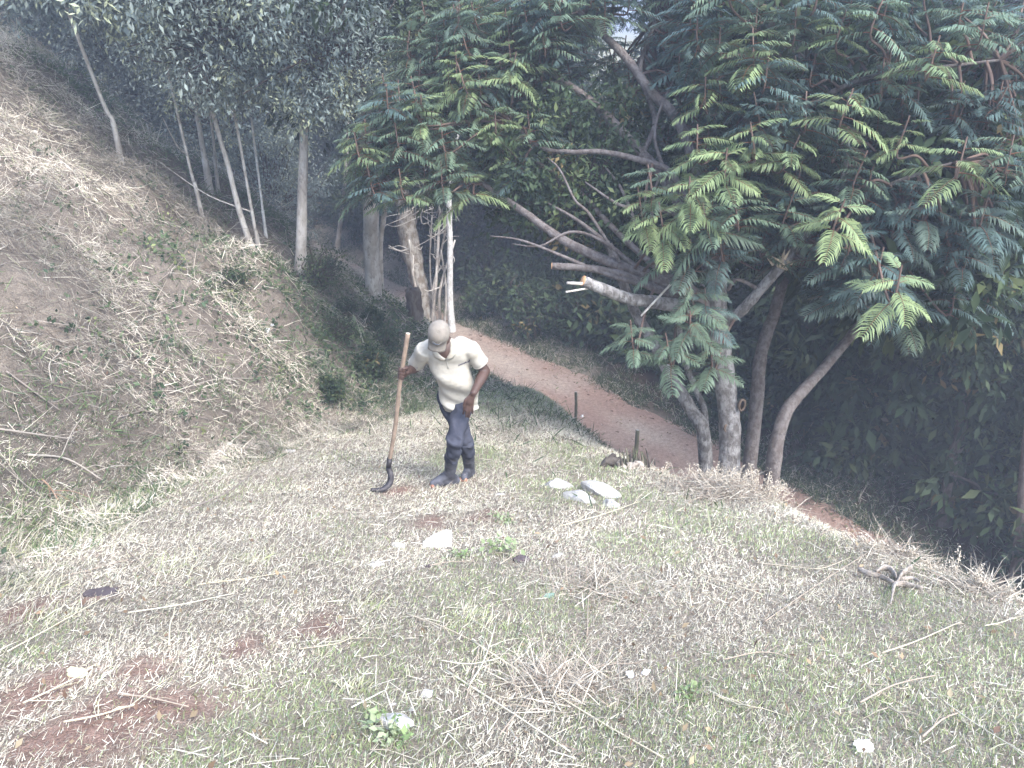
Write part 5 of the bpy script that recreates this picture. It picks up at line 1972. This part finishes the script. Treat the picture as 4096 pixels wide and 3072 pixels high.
# survey stakes on the bank below the crest, the little white marker
for (u0, v0, u1, v1, wpx, lab) in [(575, 424, 575.8, 392, 3.0, 'mossy stake standing at the road edge, the farther one'), (634.6, 462, 637.6, 430, 4.2, 'mossy stake standing at the lawn edge, the nearer one')]:
    p, t = hit(u0, v0)
    top = P(u1, v1, t * .985)
    hgt = np.linalg.norm(top - p)
    r = wpx * t / FPX / 2
    ro = empty('stake', p, lab, 'stake', 'two stakes along the bank')
    mb = MB()
    mb.tube(spline([p - [0, 0, .15], (p + top) / 2 + [.008, 0, 0], top], 5), [r, r * .95, r * .9], 9, rough=.08)
    mb.build('stake_wood', M_MOSSY, ro, org=p)
    mb = MB()
    mb.tube([top + [0, 0, -.002], top + [0, 0, .006]], [r * .86, r * .7], 9)
    mb.build('stake_end', M_STONE, ro, org=p)
p, t = hit(582, 419)
ro = empty('marker_cup', p, 'small white upturned cup beside the farther stake', 'cup')
mb = MB()
mb.tube([p + [0, 0, -.01], p + [0, 0, .04], p + [0, 0, .085]], [.032, .030, .026], 12)
mb.build('cup_wall', M_PLASTIC, ro, org=p)
mb = MB()
q_ = p + np.array([0, -.031, .025])
mb.tube([q_ - [0, 0, .03], q_ + [0, 0, .02]], [.012, .010], 8)
mb.build('cup_slot', mat_plain('blue grey slot', (.25, .28, .36), .6, .3), ro, org=p)

# rotten log with curved roots at the lawn edge
p, t = hit(622, 467)


def near(u, v, dt=0.0):
    return P(u, v, t + dt)


ro = empty('rotten_log', p, 'rotten log with pale curved roots at the lawn edge below the nearer stake', 'dead wood')
mb = MB()
mb.tube(spline([near(602, 467), near(609, 461, -.02), near(618, 463), near(630, 464, .05)], 6), [.025, .04, .05, .04], 9, rough=.2, seed=2)
mb.tube(spline([near(609, 461), near(612, 456), near(616, 455)], 4), [.03, .015], 7, rough=.2)
mb.build('log_wood', M_WOODDARK, ro, org=p)
for pts_, r_ in (([(618, 461), (622, 466), (627, 470), (629.5, 468), (629, 462)], .028), ([(632, 469), (634, 465), (638, 463.3), (641.5, 465), (642, 470)], .026)):
    mb = MB()
    mb.tube(spline([near(u, v, -.05) for u, v in pts_], 5), [r_, r_ * 1.1, r_, r_ * .8], 8, rough=.15)
    mb.build('curved_root', M_WOODGREY, ro, org=p)
ro2 = empty('cut_stalks', hit(648, 468)[0], 'row of short dark cut stalks beside the rotten log', 'stalks')
rg = np.random.default_rng(17)
for k in range(12):
    u = 622 + k * 3.0
    b_, tb_ = hit(u, 468 + rg.normal(0, .6))
    mb = MB()
    hgt = rg.uniform(.13, .22)
    mb.tube(spline([b_ - [0, 0, .03], b_ + [-.01, 0, hgt * .5], b_ + [-.025 + rg.normal(0, .01), 0, hgt]], 3), [.014, .010, .004], 6, rough=.1)
    mb.build('stalk', M_MOSSY if k % 3 else M_WOODDARK, ro2, org=hit(648, 468)[0])

# curled driftwood on the right
p, t = hit_lawn(893, 582)
ro = empty('driftwood', p, 'weathered curled root wood lying on the right of the lawn', 'dead wood')
DW = [([(858, 571), (868, 575), (880, 578), (893, 584)], [.018, .022, .02, .012], .5), ([(876, 573), (884, 569), (892, 573), (896, 580)], [.014, .024, .026, .014], .5), ([(910, 570), (902, 575), (897, 583), (893, 590)], [.030, .028, .018, .012], .45),
      ([(893, 586), (905, 586), (922, 590)], [.018, .024, .014], .5), ([(894, 586), (892, 596), (890, 606)], [.012, .008, .004], 1), ([(900, 581), (912, 580), (920, 584)], [.018, .016, .008], .6)]
for k, (pp_, rr_, fl_) in enumerate(DW):
    mb = MB()
    q3 = []
    for m_, (u, v) in enumerate(pp_):
        g_, tg = hit_lawn(u, v + 3)
        q3.append(P(u, v, tg - .03) + np.array([0, 0, .012]))
    mb.tube(spline(q3, 6), np.array(rr_) * .75, 10, rough=.2, flat=fl_, seed=k)
    mb.build('root_piece', M_WOODGREY, ro, org=p)

# dry stalks lying about
ST = [('lower middle', [[(472, 648), (540, 690), (600, 725), (663, 765)], [(445, 673), (505, 715), (570, 758)], [(519, 640), (555, 662), (590, 687)], [(406, 619), (440, 632), (473, 645)], [(470, 690), (485, 665), (496, 628)],
                        [(560, 690), (600, 672), (640, 668)], [(500, 745), (530, 700), (560, 675)], [(480, 650), (470, 690), (466, 705)], [(525, 655), (545, 690), (560, 720)], [(440, 668), (470, 672), (500, 668)]]),
      ('middle', [[(587, 640), (589, 600), (600, 575), (611, 550)], [(430, 572), (450, 568), (475, 566)], [(500, 570), (510, 562), (518, 556)], [(560, 528), (600, 520), (640, 505)], [(690, 575), (730, 590), (760, 600)]]),
      ('right', [[(873, 536), (892, 552), (914, 569), (940, 574)], [(930, 575), (975, 577), (1022, 583)], [(940, 584), (985, 588), (1024, 592)], [(819, 540), (833, 529), (846, 513)], [(764, 626), (815, 592), (868, 555)], [(755, 566), (790, 573), (820, 575), (850, 560)],
                 [(723, 665), (760, 658), (790, 662), (826, 685)], [(858, 711), (892, 694), (933, 685)], [(924, 694), (970, 728), (1022, 765)], [(982, 634), (1000, 630), (1010, 625)], [(715, 699), (732, 707), (748, 714)], [(880, 660), (915, 648), (960, 625)],
                 [(884, 712), (900, 725), (905, 735)], [(920, 745), (940, 728), (955, 722)], [(985, 715), (1005, 725), (1020, 732)], [(860, 685), (875, 705), (880, 690)], [(680, 523), (688, 505), (710, 500), (745, 500)], [(700, 490), (760, 494), (800, 505)]]),
      ('left', [[(25, 709), (55, 696), (88, 682)], [(66, 729), (100, 722), (139, 712)], [(120, 700), (150, 705), (190, 712)], [(170, 650), (172, 630), (178, 615)], [(10, 660), (60, 630), (110, 600)], [(60, 580), (95, 572), (130, 565)], [(120, 545), (150, 575), (165, 590)],
                [(130, 620), (180, 612), (235, 600)], [(200, 590), (240, 583), (290, 575)], [(300, 655), (340, 648), (365, 638)]])]
LABS = {'lower middle': 'thin dry stalk in the tangle on the lower middle of the lawn', 'middle': 'thin dry stalk on the lawn among the scattered stones',
        'right': 'thin dry stalk lying on the right side of the lawn', 'left': 'thin dry stalk lying on the left side of the lawn'}
rg = np.random.default_rng(27)
for reg, lst in ST:
    for pp_ in lst:
        q3 = []
        for (u, v) in pp_:
            g_, tg = hit_lawn(u, v)
            q3.append(g_ + np.array([0, 0, rg.uniform(.012, .045)]))
        r = rg.uniform(.0025, .005)
        col = np.array([(.58, .52, .38), (.46, .40, .31), (.36, .30, .24), (.62, .58, .46)][int(rg.integers(4))])
        mb = MB()
        sp = spline(q3, 6)
        mb.tube(sp, [r, r * .6], 5, col, .1)
        for _ in range(int(rg.integers(2, 6))):
            s_ = sp[int(rg.integers(1, len(sp) - 1))]
            d_ = unit(sp[-1] - sp[0]) + rg.normal(size=3) * [.6, .6, .35]
            e_ = s_ + d_ * rg.uniform(.04, .12)
            mb.tube([s_, (s_ + e_) / 2 + [0, 0, .01], e_], [r * .6, r * .25], 4, col * .9, cap=False)
        mb.build('dry_stalk', M_STALK, None, label=LABS[reg], cat='stalk', group='dry stalks on the ' + reg + ' of the lawn')

# sticks and branches on the hillside
HS = [[(0, 436), (40, 445), (80, 458)], [(10, 385), (40, 400), (65, 425)], [(30, 462), (70, 470), (105, 488)], [(44, 487), (52, 496), (60, 506)], [(150, 440), (190, 455), (235, 475)], [(55, 395), (52, 375), (62, 360)], [(0, 470), (40, 500), (75, 520)],
      [(120, 425), (160, 418), (215, 428)], [(170, 400), (215, 385), (260, 382)], [(90, 300), (130, 295), (165, 290)], [(160, 290), (178, 270), (190, 255)], [(0, 255), (30, 238), (70, 236)], [(0, 245), (20, 232), (50, 224)], [(0, 280), (40, 258), (90, 255)],
      [(110, 340), (150, 325), (185, 310)], [(40, 330), (90, 338), (140, 360)], [(190, 520), (230, 500), (260, 470)], [(0, 340), (35, 345), (70, 350)]]
for k, pp_ in enumerate(HS):
    q3 = []
    for m_, (u, v) in enumerate(pp_):
        g_, tg = hit(u, v)
        q3.append(g_ + np.array([0, 0, rg.uniform(.03, .09)]))
    r = rg.uniform(.005, .009) * (1.2 if k < 4 else .7)
    mb = MB()
    sp = spline(q3, 6)
    col = np.array([(.34, .30, .26), (.28, .24, .21), (.42, .38, .33)][k % 3]) if k != 3 else np.array([.31, .20, .14])
    mb.tube(sp, [r, r * .6], 6, col, .12)
    for _ in range(4):
        s_ = sp[int(rg.integers(1, len(sp) - 1))]
        e_ = s_ + (unit(sp[-1] - sp[0]) + rg.normal(size=3) * .6) * rg.uniform(.1, .3)
        mb.tube(spline([s_, (s_ + e_) / 2 + [0, 0, .03], e_], 3), [r * .5, r * .2], 4, col * .9, cap=False)
    mb.build('dead_branch', M_STALK, None, label='short reddish stick at the foot of the hillside' if k == 3 else 'grey dead branch lying in the brush of the left hillside', cat='branch',
             group=None if k == 3 else 'dead branches on the left hillside')

# dead seed-headed weeds along the crest
WD = [(688, 478, .16), (706, 481, .22), (722, 486, .20), (745, 486, .24), (757, 484, .26), (768, 491, .22), (700, 490, .18), (735, 494, .2), (715, 476, .26), (752, 478, .30), (763, 486, .30), (728, 482, .28), (694, 484, .24), (778, 497, .2), (852, 527, .16), (872, 531, .22), (884, 534, .2), (906, 541, .2), (935, 556, .2), (950, 558, .28), (968, 566, .26), (985, 572, .22), (1005, 580, .18), (660, 474, .14)]
for k, (u, v, hh) in enumerate(WD):
    hh = hh * (.55 if u < 820 else .42)
    p, t = hit_lawn(u, v)
    mb = MB()
    rg = np.random.default_rng(1200 + k)
    for _ in range(int(rg.integers(4, 8))):
        a_ = rg.normal(R(-30) if u > 820 else R(30), .9)
        d_ = np.array([math.sin(a_) * .8, rg.normal(0, .4), rg.uniform(.35, 1.0)])
        e_ = p + unit(d_) * hh * rg.uniform(.8, 1.6)
        b_ = p + np.array([rg.normal(0, .06), rg.normal(0, .05), -.02])
        col = np.array([.52, .45, .35]) * rg.uniform(.7, 1.15)
        sp = spline([b_, (b_ + e_) / 2 + rg.normal(size=3) * .02, e_], 5)
        mb.tube(sp, [.004, .0022], 5, col, cap=False)
        # fluffy seed heads towards the tip
        nn_ = 24
        cs_ = sp[rg.integers(len(sp) * 2 // 3, len(sp), nn_)] + rg.normal(size=(nn_, 3)) * .013
        leaf_cloud(mb, cs_, np.full(nn_, .006), 2, .012, rg, [(2, (.60, .54, .44)), (1, (.44, .38, .30))], 0, .5)
    mb.build('dry_weed', M_STALK, None, False, label='dead seed headed weed on the lawn rim beside the grey trunks' if u < 820 else 'dead seed headed weed on the lawn rim at the far right', cat='weed',
             group='dead weeds beside the trunks' if u < 820 else 'dead weeds at the far right rim')

# the heap of dead weeds thrown together at the rim, in front of the grey trunks
for (cx_, cy_, rx_, k_, hh, lab) in [(725, 492, 45, 2600, .16, 'heap of dead weeds at the lawn rim in front of the main trunk'), (900, 552, 40, 900, .08, 'thin heap of dead weeds along the rim right of the trunks'),
                                     (985, 578, 40, 900, .10, 'heap of dead stems at the rim by the pale wood chunk'), (560, 690, 60, 1200, .05, 'flat tangle of dead stems on the lower middle of the lawn'), (600, 590, 60, 700, .04, 'flat brown tangle of stems in the middle of the lawn')]:
    p, t = hit_lawn(cx_, cy_)
    rg = np.random.default_rng(int(cx_))
    rw = rx_ * t / FPX
    q = np.c_[p[0] + rg.normal(0, rw * .55, k_), p[1] + rg.normal(0, rw * .4, k_), np.zeros(k_)]
    q[:, 2] = height(q[:, 0], q[:, 1])
    r_ = np.hypot((q[:, 0] - p[0]) / rw, (q[:, 1] - p[1]) / rw)
    q[:, 2] += rg.random(k_) * hh * np.exp(-r_ * 1.5)
    az = rg.uniform(0, 6.28, k_)
    el = rg.normal(.15, .4, k_)
    dv = np.stack([np.cos(az) * np.cos(el), np.sin(az) * np.cos(el), np.sin(el)], -1)
    V, Q, T, C = blades(q, dv, rg.gamma(2.5, .04, k_) + .04, rg.uniform(.002, .005, k_), rg.uniform(-.1, .4, k_), pick(rg, [(3, (.50, .45, .37)), (3, (.38, .33, .27)), (2, (.27, .22, .18)), (1, (.60, .56, .47))], k_), rg)
    link('weed_heap', mk_mesh('weed_heap', V, Q, T, C), M_STALK, label=lab, cat='heap')

# small green weeds on the lawn
for (u, v, sz, lab) in [(385, 738, .11, 'yellow green weed in front of the big white stone'), (372, 722, .07, 'small green weed left of the big white stone'), (497, 556, .13, 'grey green weed right of the broken slab'), (462, 558, .08, 'low weed touching the broken slab'),
                        (505, 522, .10, 'pale leaved weed uphill of the dark clump'), (690, 700, .08, 'lone green weed in the lower right of the lawn'), (352, 342, .35, 'bright leafed seedling on the bank left of the pole')]:
    p, t = hit(u, v)
    mb = MB()
    rg = np.random.default_rng(int(u))
    nn_ = 9
    cs_ = p + np.c_[rg.normal(0, sz * .5, nn_), rg.normal(0, sz * .4, nn_), rg.uniform(.01, sz * .6, nn_)]
    leaf_cloud(mb, cs_, np.full(nn_, sz * .25), 7, sz * .30, rg, [(2, (.26, .33, .17)), (2, (.34, .40, .24)), (1, (.20, .28, .12))], 0, .6)
    for c_ in cs_:
        mb.tube([p, (p + c_) / 2, c_], [.003, .002], 4, (.25, .26, .14), cap=False)
    mb.build('green_weed', M_GRASS, None, False, label=lab, cat='weed')

# ------------------------------------------------------------------ haze volume added to stand in for veiling lens glare
m = bpy.data.materials.new('added glare haze')
m.use_nodes = True
nt = m.node_tree
nt.nodes.remove(nt.nodes['Principled BSDF'])
pv = nt.nodes.new('ShaderNodeVolumePrincipled')
pv.inputs['Color'].default_value = (.74, .82, 1.0, 1)
pv.inputs['Density'].default_value = .0074
pv.inputs['Anisotropy'].default_value = .1
nt.links.new(pv.outputs[0], nt.nodes['Material Output'].inputs['Volume'])
top = max(max((o.matrix_world @ Vector(c)).z for c in o.bound_box) for o in [q for q in SC.objects if q.type == 'MESH' and q.parent is None])
bpy.context.view_layer.update()
top = max(max((o.matrix_world @ Vector(c)).z for c in o.bound_box) for o in SC.objects if o.type == 'MESH')
hb = MB()
x0, x1, y0, y1, z0, z1 = -302, 302, -14, 502, float(GZ.min()) - 1, top + .5
hb.add(np.array([[x0, y0, z0], [x1, y0, z0], [x1, y1, z0], [x0, y1, z0], [x0, y0, z1], [x1, y0, z1], [x1, y1, z1], [x0, y1, z1]]),
       [[3, 2, 1, 0], [4, 5, 6, 7], [0, 1, 5, 4], [1, 2, 6, 5], [2, 3, 7, 6], [3, 0, 4, 7]])
hb.build('haze', m, None, False, label='thin bluish haze added to stand in for lens glare', cat='haze', kind='stuff')
